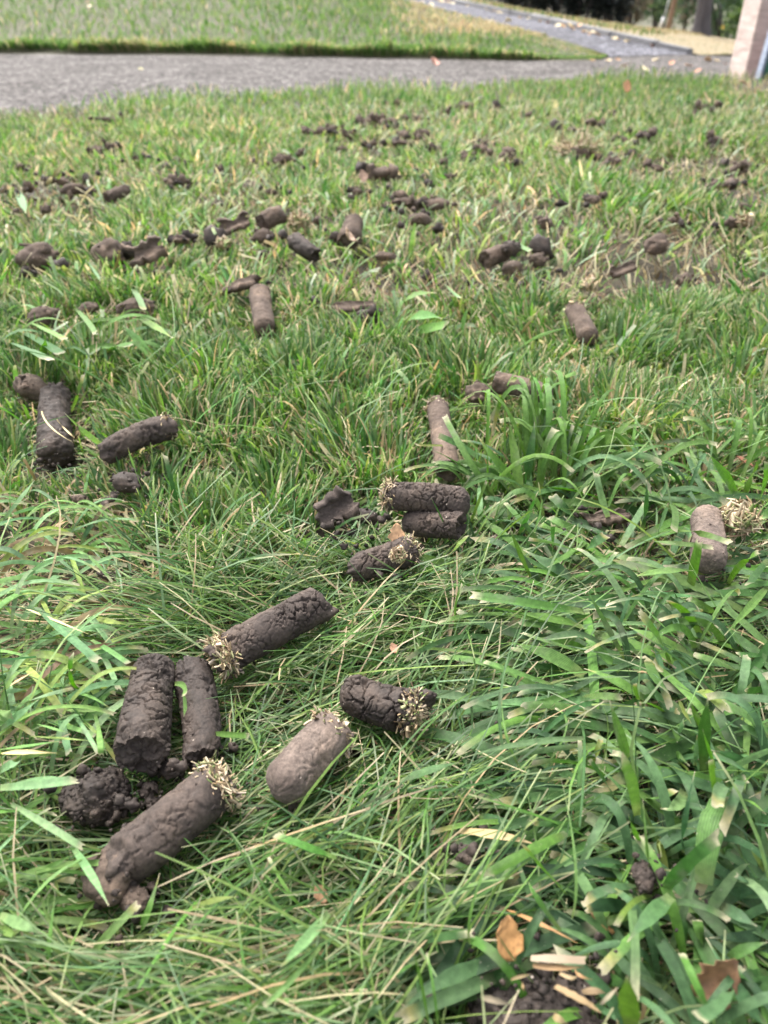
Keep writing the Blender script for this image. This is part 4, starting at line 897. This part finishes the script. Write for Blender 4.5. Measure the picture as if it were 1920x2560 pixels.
near_leaf(984, 1620, 30, .022, (.36, .20, .12), 10, (.3, .1, .4), 'fleck of brown leaf amid fine grass between two cores', .2)
near_leaf(1567, 215, 30, .05, (.55, .28, .14), 11, (1.1, .2, .2), 'upright orange leaf on the far lawn near the path', .3)
near_leaf(1766, 244, 34, .045, (.42, .33, .15), 12, (.8, .3, .7), 'yellowish leaf on the far lawn near a hole', .3)
near_leaf(906, 441, 32, .04, (.45, .30, .22), 13, (1., .2, .4), 'small tan leaf beside a clod mid lawn', .5)
near_leaf(1860, 208, 30, .03, (.45, .25, .18), 14, (.3, .2, .7), 'reddish leaf on bare ground by the timber post', .3)

# ------------------------------------------------------------------ background things
def box(name, dims, mat, parent, loc=(0, 0, 0), rot=(0, 0, 0), bev=.004):
    bm = bmesh.new(); bmesh.ops.create_cube(bm, size=1)
    for v in bm.verts: v.co = Vector((v.co.x * dims[0], v.co.y * dims[1], v.co.z * dims[2]))
    if bev: bmesh.ops.bevel(bm, geom=list(bm.edges), offset=bev, segments=2, affect='EDGES')
    me = bpy.data.meshes.new(name); bm.to_mesh(me); bm.free(); me.materials.append(M[mat])
    o = link(name, me, parent); o.location = loc; o.rotation_euler = rot; return o
def tube(name, pts, radii, mat, parent=None, n=12, seed=0, rug=0.):
    pts = np.array(pts, float); V = []
    for k, p in enumerate(pts):
        d = pts[min(k + 1, len(pts) - 1)] - pts[max(k - 1, 0)]; d /= np.linalg.norm(d)
        a = np.cross(d, [.31, .95, .05]); a /= np.linalg.norm(a); b = np.cross(d, a)
        for j in range(n):
            t = j * 2 * math.pi / n
            V.append(p + (a * math.cos(t) + b * math.sin(t)) * radii[k])
    V = np.array(V)
    if rug: V += (vnoise(V * 9 + seed, seed) * rug)[:, None] * np.array([1, 1, 0])
    Q = grid_faces(len(pts), n, True); m = len(V); V = np.vstack([V, pts[0], pts[-1]]); j = np.arange(n)
    T = np.vstack([np.stack([(j + 1) % n, j, np.full(n, m)], -1), np.stack([m - n + j, m - n + (j + 1) % n, np.full(n, m + 1)], -1)])
    return link(name, fast_mesh(name, V, quads=Q, tris=T, mat=M[mat]), parent)
def foliage(name, parent, centre, radii, n, leaf_s, pal, seed, clumps=26):
    g = np.random.default_rng(seed); cen = []
    for i in range(clumps):
        v = g.normal(size=3); v /= np.linalg.norm(v); cen.append(v * g.uniform(.35, 1.0) * np.array(radii))
    cen = np.array(cen); k = g.integers(clumps, size=n)
    p = cen[k] + g.normal(size=(n, 3)) * np.array(radii) * .16 + np.array(centre)
    a = g.normal(size=(n, 3)); a /= np.linalg.norm(a, axis=1)[:, None]; b = np.cross(a, g.normal(size=(n, 3))); b /= np.linalg.norm(b, axis=1)[:, None]
    s = leaf_s * g.uniform(.6, 1.3, size=(n, 1))
    V = np.stack([p - a * s, p + b * s * .45, p + a * s, p - b * s * .45], 1).reshape(-1, 3)
    pal = np.array(pal); c = pal[g.integers(len(pal), size=n)] * g.uniform(.75, 1.25, size=(n, 1))
    o = link(name, fast_mesh(name, V, quads=np.arange(4 * n).reshape(-1, 4), mat=M['leafy'], col=np.repeat(c, 4, 0), smooth=False), parent)
    return tag(o, kind='stuff')
GP = [(.07, .13, .05), (.10, .17, .07), (.13, .19, .10), (.06, .11, .07)]
DP = [(.012, .018, .018), (.02, .026, .026), (.016, .024, .02)]
BP = [(.17, .14, .11), (.12, .13, .08), (.22, .18, .14)]
def shrub(px, py, t, w, h, pal, label, seed, n=1500, leaf_s=.05, name='shrub', group=None, cat='shrub'):
    b = at_depth(px, py, t); b[2] = min(b[2], .4)
    r = empty(name, b); tag(r, label, cat, group)
    g = np.random.default_rng(seed)
    for k in range(4):
        q = np.array([g.normal() * w * .15, g.normal() * w * .1, h * .6]); tube('stem', [(0, 0, -.3), q * .5 + g.normal(size=3) * .03, q], [.03, .022, .01], 'bark', r, 6)
    foliage('crown', r, (0, 0, h * .47), (w / 2, w / 2.4, h * .5), n, leaf_s, pal, seed)
    return r
# dark evergreen hedge plants behind the bank
for k, (px, w) in enumerate(((1310, 1.2), (1385, 1.2), (1455, 1.2), (1515, 1.0))):
    shrub(px, 40 + k * 9, 14.5, w, 1.3, DP, 'near-black evergreen shrub in the dark hedge above the dry bank', 200 + k, 2600, .05, group='dark hedge shrubs')
shrub(1580, 62, 15, .7, 1.0, BP, 'greyish-brown thinning shrub at the end of the dark hedge', 210, 900)
shrub(1640, 70, 17, 1.0, 1.2, GP, 'pale green shrub behind the brown wooden pole', 211, 1300)
shrub(1710, 74, 17.5, 1.0, 1.3, GP + BP, 'mixed green and brown shrub between the pole and the tree trunk', 212, 1300)
shrub(1800, 92, 17, 1.1, 1.0, GP, 'low green shrub just past the tree trunk', 213, 1500)
shrub(1850, 104, 16.5, .9, .9, [(.13, .20, .06), (.16, .24, .08), (.10, .17, .06)], 'yellow-green shrub behind the blank white sign', 214, 1300)
shrub(1790, 70, 24, 3.4, 3.2, [(.035, .06, .06), (.05, .08, .075), (.06, .09, .08)], 'tall blue-green bush forming the back of the view past the trunk', 215, 4200, .09)
shrub(1660, 60, 25, 3.2, 3.0, GP, 'tall pale green bush forming the back of the view by the pole', 216, 3800, .09)
shrub(1930, 95, 25, 3.2, 3.2, [(.05, .08, .07), (.08, .12, .09)], 'tall green bush behind the brick wall', 217, 3000, .09)
shrub(1480, 30, 26, 5.0, 3.4, DP + GP, 'tall dark bush behind the dark hedge', 218, 4200, .1)
shrub(1150, -30, 26, 6.0, 4.0, GP, 'tall green bush above the top of the drive', 219, 4200, .1)

# the tree with the dark trunk
b = at_depth(1752, 80, 13.6); tr = empty('tree', b); tag(tr, 'tree with a thick dark trunk flaring at its base on the dry bank', 'tree')
tp = [(0, 0, -.25), (0, 0, 0), (-.005, 0, .10), (-.02, 0, .3), (-.05, 0, .8), (-.09, .03, 1.7), (-.10, .05, 2.8)]
tube('trunk', tp, [.24, .19, .155, .135, .125, .115, .08], 'bark', tr, 24, 3, .02)
g = np.random.default_rng(9)
for k in range(6):
    a = k * 1.05 + .3; s0 = np.array([-.09, .03, 1.7 + .18 * k]); e = s0 + np.array([math.cos(a) * 1.1, math.sin(a) * 1.1, .7])
    tube('limb', [s0, (s0 + e) / 2 + [0, 0, -.06], e], [.06, .045, .015], 'bark', tr, 8)
foliage('crown', tr, (-.1, .05, 3.3), (1.5, 1.5, 1.0), 5000, .06, GP, 77, 40)

# brown wooden pole with a box, and its stay wire with a white guard
b = at_depth(1668, 72, 13.5); pl = empty('wooden_pole', b); tag(pl, 'leaning brown wooden pole carrying an orange-brown box', 'pole')
tube('shaft', [(0, 0, -.3), (.03, 0, .25), (.07, 0, .9), (.10, 0, 1.5)], [.05, .048, .045, .04], 'brown_wood', pl, 12)
box('box', (.26, .16, .10), 'rust', pl, (.15, -.02, .52), (0, .1, 0), .01)
b = at_depth(1650, 70, 13.3); wr = empty('stay_wire', b); tag(wr, 'slanting stay wire with a white guard tube beside the wooden pole', 'wire')
tube('wire', [(0, 0, -.3), (.05, 0, .25), (.17, .05, 1.2)], [.006, .006, .006], 'white', wr, 6)
tube('guard', [(.005, 0, .03), (.03, 0, .16)], [.022, .022], 'white', wr, 10)
# blank white sign
b = at_depth(1863, 108, 12.5); sg = empty('white_sign', b); tag(sg, 'small blank white sign on a thin post in front of green shrubs', 'sign')
tube('post', [(0, 0, -.3), (0, 0, .2), (.02, 0, .36)], [.012, .012, .012], 'kerb', sg, 8)
box('plate', (.19, .012, .19), 'white', sg, (.02, -.02, .30), (0, .06, 0), .01)
leaf(at_depth(1807, 68, 12), .07, (.75, .48, .08), 41, (1.2, .3, .4), 'bright yellow leaf hanging in front of the green shrub')
leaf(at_depth(1788, 17, 12), .09, (.7, .72, .7), 42, (1.2, .1, 1.4), 'whitish leaf beside the tree trunk')

# pale timber post at the lawn's edge, with green and pink boards leaning by it
b = plane_pt(1905, 193, .022); tp_ = empty('timber_post', b); tag(tp_, 'pale weathered timber post of upright planks at the lawn edge', 'post')
for k, (x, w) in enumerate(((-.062, .060), (.006, .066), (.08, .07), (.155, .07))):
    box('plank', (w, .20, 1.5), 'timber', tp_, (x, .08 + .006 * (k % 2), .73), (0, .004 * (k - 1), 0), .006)
b = plane_pt(1900, 203, .022)
gb = box('green_board', (.016, .05, .34), 'green_paint', None, b + np.array([.03, .02, .15]), (0, .05, 0), .003); tag(gb, 'dark green board leaning on the timber post', 'board')
bb = box('grey_board', (.013, .05, .33), 'blue_grey', None, b + np.array([.012, .035, .14]), (0, .05, 0), .003); tag(bb, 'blue-grey rough strip beside the dark green board', 'board')
pb = box('pink_board', (.10, .03, .22), 'pink_paint', None, b + np.array([.096, .02, .09]), (0, .05, 0), .004); tag(pb, 'pink panel low beside the dark green board', 'board')
# red brick wall behind with a white downpipe
b = at_depth(1895, 120, 9.0); b[2] = 0; bw = empty('brick_wall', b); tag(bw, 'red brick wall corner behind the timber post', 'wall')
box('mortar_body', (1.6, .24, 2.4), 'mortar', bw, (.80, 0, 1.2), bev=0)
me_b = None
for r_ in range(14):
    for c_ in range(6):
        x = c_ * .226 + (.113 if r_ % 2 else 0) + .11
        o = box('brick', (.214, .02, .064), 'brick', bw, (x, -.122, .04 + r_ * .076), bev=.004) if me_b is None else link('brick', me_b, bw)
        if me_b is None: me_b = o.data
        o.location = (x, -.122, .04 + r_ * .076)
b = at_depth(1878, 92, 8.4); dp = empty('white_downpipe', b); tag(dp, 'white downpipe in front of the red brick wall', 'pipe')
tube('pipe', [(0, 0, -.45), (0, 0, .4), (.0, 0, 1.8)], [.035, .035, .035], 'white', dp, 14)
for z in (.1, 1.0): box('bracket', (.10, .05, .03), 'white', dp, (0, .03, z), bev=.004)

# leaves strewn on the drive, the path and the upper lawn
g = np.random.default_rng(12)
LC = [(.55, .36, .18), (.62, .50, .28), (.45, .22, .12), (.66, .58, .38), (.50, .30, .16)]
def on_strip(P, n, lo, hi, label, group, size, dz=.012, urange=(0, 1)):
    R_, Cn = P.shape[:2]
    for k in range(n):
        i = g.uniform(lo, hi) * (R_ - 2); j = g.uniform(*urange) * (Cn - 2); p = P[int(i), int(j)].copy()
        p = p + (P[int(i) + 1, int(j) + 1] - p) * g.random() + np.array([0, 0, dz])
        leaf(p, g.uniform(*size), LC[g.integers(5)], 500 + k, (g.normal() * .25, g.normal() * .25, g.uniform(0, 6)), label, group, curl=.5)
kk = np.array(K_LINE)
for k in range(46):                                              # drift along the kerb
    p = kpt(g.uniform(.3, 1) * kd[-1]); p = p + np.array([-.03 - abs(g.normal()) * .05, -.02, .014])
    leaf(p, g.uniform(.03, .06), LC[g.integers(5)], 700 + k, (g.normal() * .3, g.normal() * .3, g.uniform(0, 6)), 'dry leaf in the drift against the granite kerb', 'leaves along the kerb', .5)
for k, (x, y) in enumerate([(1560, 165), (1610, 172), (1680, 158), (1700, 150), (1720, 165), (1770, 150), (1790, 152), (1815, 160), (1640, 150), (1545, 150), (1480, 152), (1520, 152), (1745, 178), (1660, 175)]):
    leaf(plane_pt(x, y, PATH_Z + .012), g.uniform(.025, .05), LC[k % 5], 800 + k, (g.normal() * .3, g.normal() * .3, g.uniform(0, 6)), 'dry leaf on the asphalt where path and drive meet', 'leaves on the junction', .5)
leaf(plane_pt(1085, 157, PATH_Z + .02), .07, (.42, .20, .14), 900, (.5, .3, .4), 'reddish-brown curled leaf on the path by the grass edge', None, .8)
leaf(plane_pt(352, 172, PATH_Z + .01), .03, (.7, .68, .3), 901, (.1, .2, .4), 'tiny yellow leaf alone on the path')
leaf(plane_pt(1612, 172, PATH_Z + .014), .05, (.75, .70, .45), 902, (.5, .2, .4), 'pale yellow round leaf on the path beside the lawn edge')

# leaves lying on the upper lawn
for k, (x, y, c) in enumerate([(230, 38, 3), (1036, 57, 3), (1225, 92, 3), (1155, 112, 2), (1262, 118, 1), (1418, 122, 1), (1443, 118, 4), (1268, 85, 3), (1078, 42, 3), (1055, 15, 3), (1100, 40, 1), (1370, 60, 3)]):
    p = at_depth(x, y, 5.6 if y > 80 else 6.3)
    q = UPPER.reshape(-1, 3); i = np.argmin(np.linalg.norm(q[:, :2] - p[:2], axis=1)); p[2] = q[i, 2] + .05
    leaf(p, .05, LC[c], 950 + k, (g.normal() * .4 + .4, g.normal() * .3, g.uniform(0, 6)), 'pale fallen leaf on the sloping lawn beyond the path', 'leaves on the upper lawn', .5)

# ------------------------------------------------------------------ fine grass (uncountable: one sheet of blades for each stretch of lawn)
def blades(x, y, z, L, W, az, th0, th1, K, roll, col, tip, cut=.5, wob=None):
    n = len(x); s = np.linspace(0, 1, K + 1)
    th = th0[:, None] + (th1 - th0)[:, None] * s[None] ** 1.3
    a = az[:, None] + (0 if wob is None else wob[:, None] * s[None])
    d = np.stack([np.sin(th) * np.cos(a), np.sin(th) * np.sin(a), np.cos(th)], -1)
    step = d[:, :-1] * (L / K)[:, None, None]
    P = np.concatenate([np.zeros((n, 1, 3)), np.cumsum(step, 1)], 1) + np.stack([x, y, z], -1)[:, None]
    hz = np.stack([-np.sin(a), np.cos(a), 0 * a], -1); up = np.cross(d, hz)
    S = hz * np.cos(roll)[:, None, None] + up * np.sin(roll)[:, None, None]
    prof = np.interp(s, [0, .3, .75, 1], [.7, 1, .85, cut])
    off = S * (W[:, None] * prof[None] / 2)[..., None]
    V = np.stack([P - off, P + off], 2)
    C = np.repeat(col[:, None], K + 1, 1)
    C[:, -1] = tip
    C[:, 0] = C[:, 0] * .6 + np.array([.22, .22, .09]) * .4
    return P, V, np.repeat(C[:, :, None], 2, 2)

def blade_faces(n, K):
    k = np.arange(K); b = (np.arange(n) * (K + 1) * 2)[:, None]
    q = np.stack([k * 2, k * 2 + 1, k * 2 + 3, k * 2 + 2], -1)[None] + b[..., None]
    return q.reshape(-1, 4)

def settle(P, V, g, press=.012, zcap=None):
    """Blades beside or under a soil piece are pressed flat under its weight; blades that would still pierce it are dropped."""
    n = len(P); ok = np.ones(n, bool); root = P[:, 0]; reach = np.linalg.norm(P - root[:, None], axis=2).max(1)
    top = np.full(n, 1.0) if zcap is None else zcap.copy()
    near_of = []
    for a, b, r in CLEAR:
        m = (a + b) / 2; R = np.linalg.norm(b - a) / 2 + r + .02
        near = np.where(np.linalg.norm(root[:, :2] - m[:2], axis=1) < R + reach)[0]; near_of.append(near)
        if not len(near): continue
        Q = P[near]; ab = b - a; t = np.clip(((Q - a) @ ab) / max(1e-12, ab @ ab), 0, 1); c = a + t[..., None] * ab; v = Q - c
        hd = np.linalg.norm(v[..., :2], axis=2)
        pp = press[near][:, None] if isinstance(press, np.ndarray) else press
        k = ((hd < r + pp) & (v[..., 2] > -.6 * r)).any(1) & (g.random(len(near)) < .84)
        lim = np.maximum(a[2] * .5 + b[2] * .5 - .75 * r - root[near, 2], .006)
        top[near[k]] = np.minimum(top[near[k]], lim[k])
    hgt = (P[..., 2] - root[:, None, 2]).max(1); f = np.minimum(1, top / np.maximum(hgt, 1e-4))
    dz = (P[..., 2] - root[:, None, 2]) * (f - 1)[:, None]
    P = P.copy(); P[..., 2] += dz; V = V.copy(); V[..., 2] += dz[..., None]
    for (a, b, r), near in zip(CLEAR, near_of):
        if not len(near): continue
        Q = P[near]; Q = np.concatenate([Q, (Q[:, 1:] + Q[:, :-1]) / 2], 1)
        ab = b - a; t = np.clip(((Q - a) @ ab) / max(1e-12, ab @ ab), 0, 1); c = a + t[..., None] * ab
        ok[near[(np.linalg.norm(Q - c, axis=2) < r * 1.02).any(1)]] = False
    return ok, V

PAL = np.array([(.092, .190, .040), (.066, .148, .032), (.118, .214, .052), (.044, .106, .028), (.150, .228, .058), (.086, .170, .066), (.148, .232, .098), (.036, .086, .024)])
DRYP = np.array([(.40, .33, .20), (.48, .40, .27), (.34, .26, .14), (.42, .39, .23)])
def colours(g, n, dry, warm=None):
    c = PAL[g.integers(len(PAL), size=n)] * g.uniform(.75, 1.25, size=(n, 1)) * (1 + .06 * g.normal(size=(n, 3)))
    d = g.random(n) < dry; c[d] = DRYP[g.integers(4, size=d.sum())] * g.uniform(.7, 1.15, size=(d.sum(), 1))
    if warm is not None: c = c * (1 + warm[:, None] * np.array([.50, .26, .42]))
    tip = c.copy(); k = g.random(n) < .45; tip[k] = c[k] * .4 + np.array([.46, .41, .27]) * .6
    return np.clip(c, .005, .8), np.clip(tip, .005, .8)

def pixel_of(P):
    q = P - CAM; dep = q[:, 1] * CP - q[:, 2] * SP; upc = q[:, 1] * SP + q[:, 2] * CP
    dep = np.where(dep > .02, dep, .02)
    return PW / 2 + FPX * q[:, 0] / dep, PH / 2 - FPX * upc / dep

for hx, hy, hr in HOLES[:2]: CLEAR.append((np.array([hx, hy, 0.]), np.array([hx, hy, .05]), hr))
def grow(name, label, n, xr, yr, seed, K, par, kind='stuff', inside=None):
    g = np.random.default_rng(seed)
    x = g.uniform(*xr, size=n); y = g.uniform(*yr, size=n)
    k = (np.abs(x) < .16 + .72 * np.maximum(y + .12, .02)) & (y < edge_y(x) - .01)
    x, y = x[k], y[k]; z = H(x, y)
    P0 = np.stack([x, y, z], -1); px, py = pixel_of(P0)
    d = par(g, x, y, px, py)
    kk = g.random(len(x)) < d.pop('keep', 1.0)
    d = {a: (v[kk] if isinstance(v, np.ndarray) else v) for a, v in d.items()}; x, y, z = x[kk], y[kk], z[kk]
    hole = np.zeros(len(x), bool)
    for hx, hy, hr in HOLES: hole |= np.hypot(x - hx, y - hy) < hr * 1.15
    P, V, C = blades(x, y, z - .002, d['L'], d['W'], d['az'], d['th0'], d['th1'], K, d['roll'], d['col'], d['tip'], d.get('cut', .5), d.get('wob'))
    ok, V = settle(P, V, g, d.get('press', .012), d.get('zcap')); ok &= ~hole
    V, C = V[ok], C[ok]; m = len(V)
    lo = H(V[..., 0].reshape(-1), V[..., 1].reshape(-1)) + .001
    V = V.reshape(-1, 3); V[:, 2] = np.maximum(V[:, 2], lo)
    o = link(name, fast_mesh(name, V, quads=blade_faces(m, K), mat=M['straw'] if 'straw' in name or 'thatch' in name else M['fine'], col=C.reshape(-1, 3)))
    tag(o, label, 'grass', kind=kind); return m

def field(x, y, s, seed): return fbm(np.stack([x * s, y * s, 0 * x + seed], -1), seed, 2)

def outward(x, y, s, seed):                          # direction away from the middle of each grass clump
    e = .004; gx = field(x + e, y, s, seed) - field(x - e, y, s, seed); gy = field(x, y + e, s, seed) - field(x, y - e, s, seed)
    return np.arctan2(-gy, -gx)
def par_near(g, x, y, px, py):
    n = len(x); f = ss((y - .27) / .16); right = ss((px - 1120) / 260) * ss((py - 1080) / 220)
    leftc = (1 - ss((px - 260) / 180)) * ss((py - 1250) / 120) * (1 - ss((py - 1980) / 100))
    fl = field(x, y, 5.5, 1); az = 3.3 + 1.5 * fl + g.normal(size=n) * .42; az = az - ss((py - 1900) / 400) * .25 + math.pi * (g.random(n) < .42)
    any_ = g.random(n) < .16; az[any_] = g.uniform(0, 6.283, any_.sum())
    cl = field(x, y, 13, 51); azc = outward(x, y, 13, 51) + g.normal(size=n) * .7
    az = np.where(g.random(n) < f, azc, az)
    th0 = g.uniform(.35, .95, n) * (1 - f) + g.uniform(0, .45, n) * f; th1 = g.uniform(1.3, 1.85, n) * (1 - f) + g.uniform(.3, 1.7, n) * f
    up = (field(x, y, 9, 4) > .12) & (g.random(n) < .4); th1[up] *= .7
    L = g.uniform(.055, .115, n) * (1 - f) + g.uniform(.018, .040, n) * f * (1 + .8 * cl); W = g.uniform(.0006, .0013, n) + .0011 * f * g.random(n)
    wide = (g.random(n) < .11 * f); W[wide] *= 2.0
    col, tip = colours(g, n, .06 + .30 * leftc + .10 * (field(x, y, 8, 6) > .2), warm=.35 * np.clip(field(x, y, 4, 7) + .1, -.2, 1) + .30 * f)
    col = col * (1 + .20 * f)[:, None]
    return dict(L=L, W=W, az=az, th0=th0, th1=th1, roll=g.normal(size=n) * .5, col=col, tip=tip, keep=np.clip(1 - .60 * right - .72 * leftc, .1, 1) * np.clip(1 + f * 1.6 * cl, .25, 1), press=.007 + .008 * f, zcap=g.uniform(.6, 1.2, n) * (.040 - .024 * np.maximum(right, leftc) + .010 * f), wob=g.normal(size=n) * .6, cut=.45)
grow('fine_grass', 'fine long green grass lying in swirls around the near cores', 84000, (-.62, .62), (.0, .80), 1, 5, par_near)

def par_stem(g, x, y, px, py):                       # a few long thin stems lying over everything
    n = len(x); az = g.uniform(0, 6.283, n)
    col, tip = colours(g, n, .04); col *= 1.2
    return dict(L=g.uniform(.07, .12, n), W=g.uniform(.0008, .0014, n), az=az, th0=g.uniform(.5, 1.0, n), th1=g.uniform(1.3, 1.7, n), roll=g.normal(size=n) * .5, col=col, tip=tip, wob=g.normal(size=n) * 1.2, keep=np.full(n, 1.0))
grow('fine_grass_stems', 'long thin grass stems crossing over the near lawn', 900, (-.5, .5), (.02, .6), 2, 7, par_stem)

def par_thatch(g, x, y, px, py):
    n = len(x); c = DRYP[g.integers(4, size=n)] * g.uniform(.5, 1.1, size=(n, 1)); br = g.random(n) < .35; c[br] *= np.array([.55, .42, .35])
    return dict(L=g.uniform(.012, .050, n), W=g.uniform(.0005, .0014, n), az=g.uniform(0, 6.283, n), th0=g.uniform(.75, 1.45, n), th1=g.uniform(1.4, 1.75, n), roll=g.normal(size=n) * .6, col=c, tip=c * 1.1, keep=np.full(n, 1.), wob=g.normal(size=n) * .8)
grow('thatch_straw', 'dry tan thatch between the near grass blades', 17000, (-.62, .62), (.0, .85), 3, 3, par_thatch)

def par_mid(g, x, y, px, py):
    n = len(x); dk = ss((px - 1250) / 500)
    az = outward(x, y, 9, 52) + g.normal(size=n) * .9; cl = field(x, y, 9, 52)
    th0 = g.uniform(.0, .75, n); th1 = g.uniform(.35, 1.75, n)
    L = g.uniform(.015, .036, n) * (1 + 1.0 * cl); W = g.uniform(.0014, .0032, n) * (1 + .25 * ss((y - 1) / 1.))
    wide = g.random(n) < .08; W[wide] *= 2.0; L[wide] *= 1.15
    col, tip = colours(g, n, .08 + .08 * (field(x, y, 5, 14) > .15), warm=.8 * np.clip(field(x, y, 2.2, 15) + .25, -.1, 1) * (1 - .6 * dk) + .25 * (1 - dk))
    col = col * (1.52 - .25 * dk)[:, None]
    return dict(L=L, W=W, az=az, th0=th0, th1=th1, roll=g.normal(size=n) * .7, col=col, tip=tip, keep=np.clip(.9 + 1.8 * cl, .15, 1) * np.clip(.9 + 1.2 * field(x, y, 4, 16), .3, 1), wob=g.normal(size=n) * .6, press=.016, cut=.6)
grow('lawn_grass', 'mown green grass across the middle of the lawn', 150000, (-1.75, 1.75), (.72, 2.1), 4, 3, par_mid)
def par_clip(g, x, y, px, py):
    n = len(x); c = np.array([(.20, .30, .17), (.17, .27, .13), (.26, .34, .22), (.26, .33, .13), (.40, .36, .22)])[g.integers(5, size=n)] * g.uniform(.8, 1.2, size=(n, 1))
    return dict(L=g.uniform(.025, .055, n), W=g.uniform(.0026, .0050, n), az=g.uniform(0, 6.283, n), th0=g.uniform(.1, .9, n), th1=g.uniform(1.0, 2.0, n), roll=g.normal(size=n) * .5, col=c, tip=c * .6 + np.array([.2, .18, .12]), keep=np.clip(.55 + 1.2 * field(x, y, 3, 21), .1, 1), wob=g.normal(size=n) * .6, press=.014, cut=.8)
grow('grass_clippings', 'pale mown blades lying over the middle lawn', 13000, (-1.6, 1.6), (.55, 2.6), 10, 3, par_clip)
grow('thatch_straw', 'dry straw bits across the middle of the lawn', 34000, (-1.4, 1.4), (.7, 2.4), 8, 2, lambda g, x, y, px, py: dict(par_thatch(g, x, y, px, py), W=g.uniform(.0012, .002, len(x)), th0=g.uniform(.3, 1.2, len(x)), th1=g.uniform(.9, 1.6, len(x))))

def par_far(g, x, y, px, py):
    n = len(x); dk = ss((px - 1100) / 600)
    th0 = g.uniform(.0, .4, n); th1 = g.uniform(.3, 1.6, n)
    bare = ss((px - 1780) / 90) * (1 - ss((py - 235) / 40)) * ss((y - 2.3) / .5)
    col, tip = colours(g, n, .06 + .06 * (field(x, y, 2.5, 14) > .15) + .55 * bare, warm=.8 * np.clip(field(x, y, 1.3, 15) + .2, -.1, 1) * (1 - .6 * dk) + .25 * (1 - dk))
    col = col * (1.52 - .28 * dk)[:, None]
    ed = ss(1 - (edge_y(x) - y) / .25)
    return dict(L=g.uniform(.022, .044, n) * (1 + .6 * field(x, y, 3, 12)) * (1 + .4 * ed), W=g.uniform(.0028, .0055, n), az=g.uniform(0, 6.283, n), th0=th0, th1=th1, roll=g.normal(size=n) * .7, col=col, tip=tip, keep=np.clip(.95 + 1.2 * field(x, y, 3.5, 16), .25, 1) * (1 - .75 * bare), press=.022, cut=.5)
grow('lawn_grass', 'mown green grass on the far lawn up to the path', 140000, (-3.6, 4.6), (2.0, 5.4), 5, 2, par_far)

# upper lawn: grass overhanging its edge, dry patches, and the dry bank
def grow_on(P, name, label, n, seed, dryf, L, W, rows=(0, 1), K=2, hang=0.):
    g = np.random.default_rng(seed); R_, Cn = P.shape[:2]
    v = g.uniform(rows[0], rows[1], n) * (R_ - 1.001); u = g.uniform(0, 1, n) * (Cn - 1.001)
    i, j = v.astype(int), u.astype(int); fv, fu = (v - i)[:, None], (u - j)[:, None]
    p = P[i, j] * (1 - fv) * (1 - fu) + P[i + 1, j] * fv * (1 - fu) + P[i, j + 1] * (1 - fv) * fu + P[i + 1, j + 1] * fv * fu
    px, py = pixel_of(p); k = (px > -700) & (px < 2600) & (py > -160); p, px, py, v = p[k], px[k], py[k], v[k]
    if hang: k = g.random(len(p)) < np.clip(.6 + 2.2 * field(p[:, 0], p[:, 1] * 0, 5, 31), .06, 1); p, px, py, v = p[k], px[k], py[k], v[k]
    n = len(p)
    dry = dryf(g, p, px, py, v / (R_ - 1))
    col, tip = colours(g, n, dry, warm=np.full(n, .08))
    col = col * (.85 if 'bank' in name else 1.3); tip = tip * .5 + col * .5
    th0 = g.uniform(0, .5, n); th1 = g.uniform(.2, 1.2, n) + hang * g.uniform(.3, 1.6, n); az = g.uniform(0, 6.283, n)
    if hang: az = -math.pi / 2 + g.normal(size=n) * .8
    _, V, C = blades(p[:, 0], p[:, 1], p[:, 2] - .003, g.uniform(*L, n) * (1 - (0. if hang else .6) * ss((v / (R_ - 1) - .72) / .2) * ss((px - 900) / 200)) * (1 - .8 * ss((px - 1150) / 300) * (py > 90)) * (1 + .5 * hang * field(p[:, 0], p[:, 1], 4, 2)), g.uniform(*W, n), az, th0, th1, K, g.normal(size=n) * .7, col, tip, .5)
    o = link(name, fast_mesh(name, V.reshape(-1, 3), quads=blade_faces(n, K), mat=M['fine'], col=C.reshape(-1, 3))); tag(o, label, 'grass', kind='stuff')
def dry_upper(g, p, px, py, v):
    patch = ss((px - 930) / 120) * (1 - ss((py - 75) / 35)) * (1 - ss((px - 1300) / 150))
    return np.clip(.04 + .75 * patch + .35 * (field(p[:, 0], p[:, 1], 1.5, 3) > .18) * ss((px - 900) / 300), 0, 1)
grow_on(UPPER, 'upper_lawn_grass', 'bright green grass on the sloping lawn beyond the path', 86000, 6, dry_upper, (.03, .058), (.006, .013), (.30, 1))
grow_on(UPPER, 'edge_grass', 'shaggy brownish grass hanging at the edge of the sloping lawn', 20000, 7, lambda g, p, px, py, v: np.clip(.30 + .5 * field(p[:, 0], p[:, 1], 3, 8), .1, .8), (.04, .10), (.004, .008), (.20, .50), K=3, hang=1.)
grow_on(BANK, 'bank_grass', 'short dry tan grass on the bank above the kerb', 25000, 9, lambda g, p, px, py, v: np.clip(.88 - .45 * (v < .12), 0, 1), (.02, .05), (.006, .012), (0, .55))
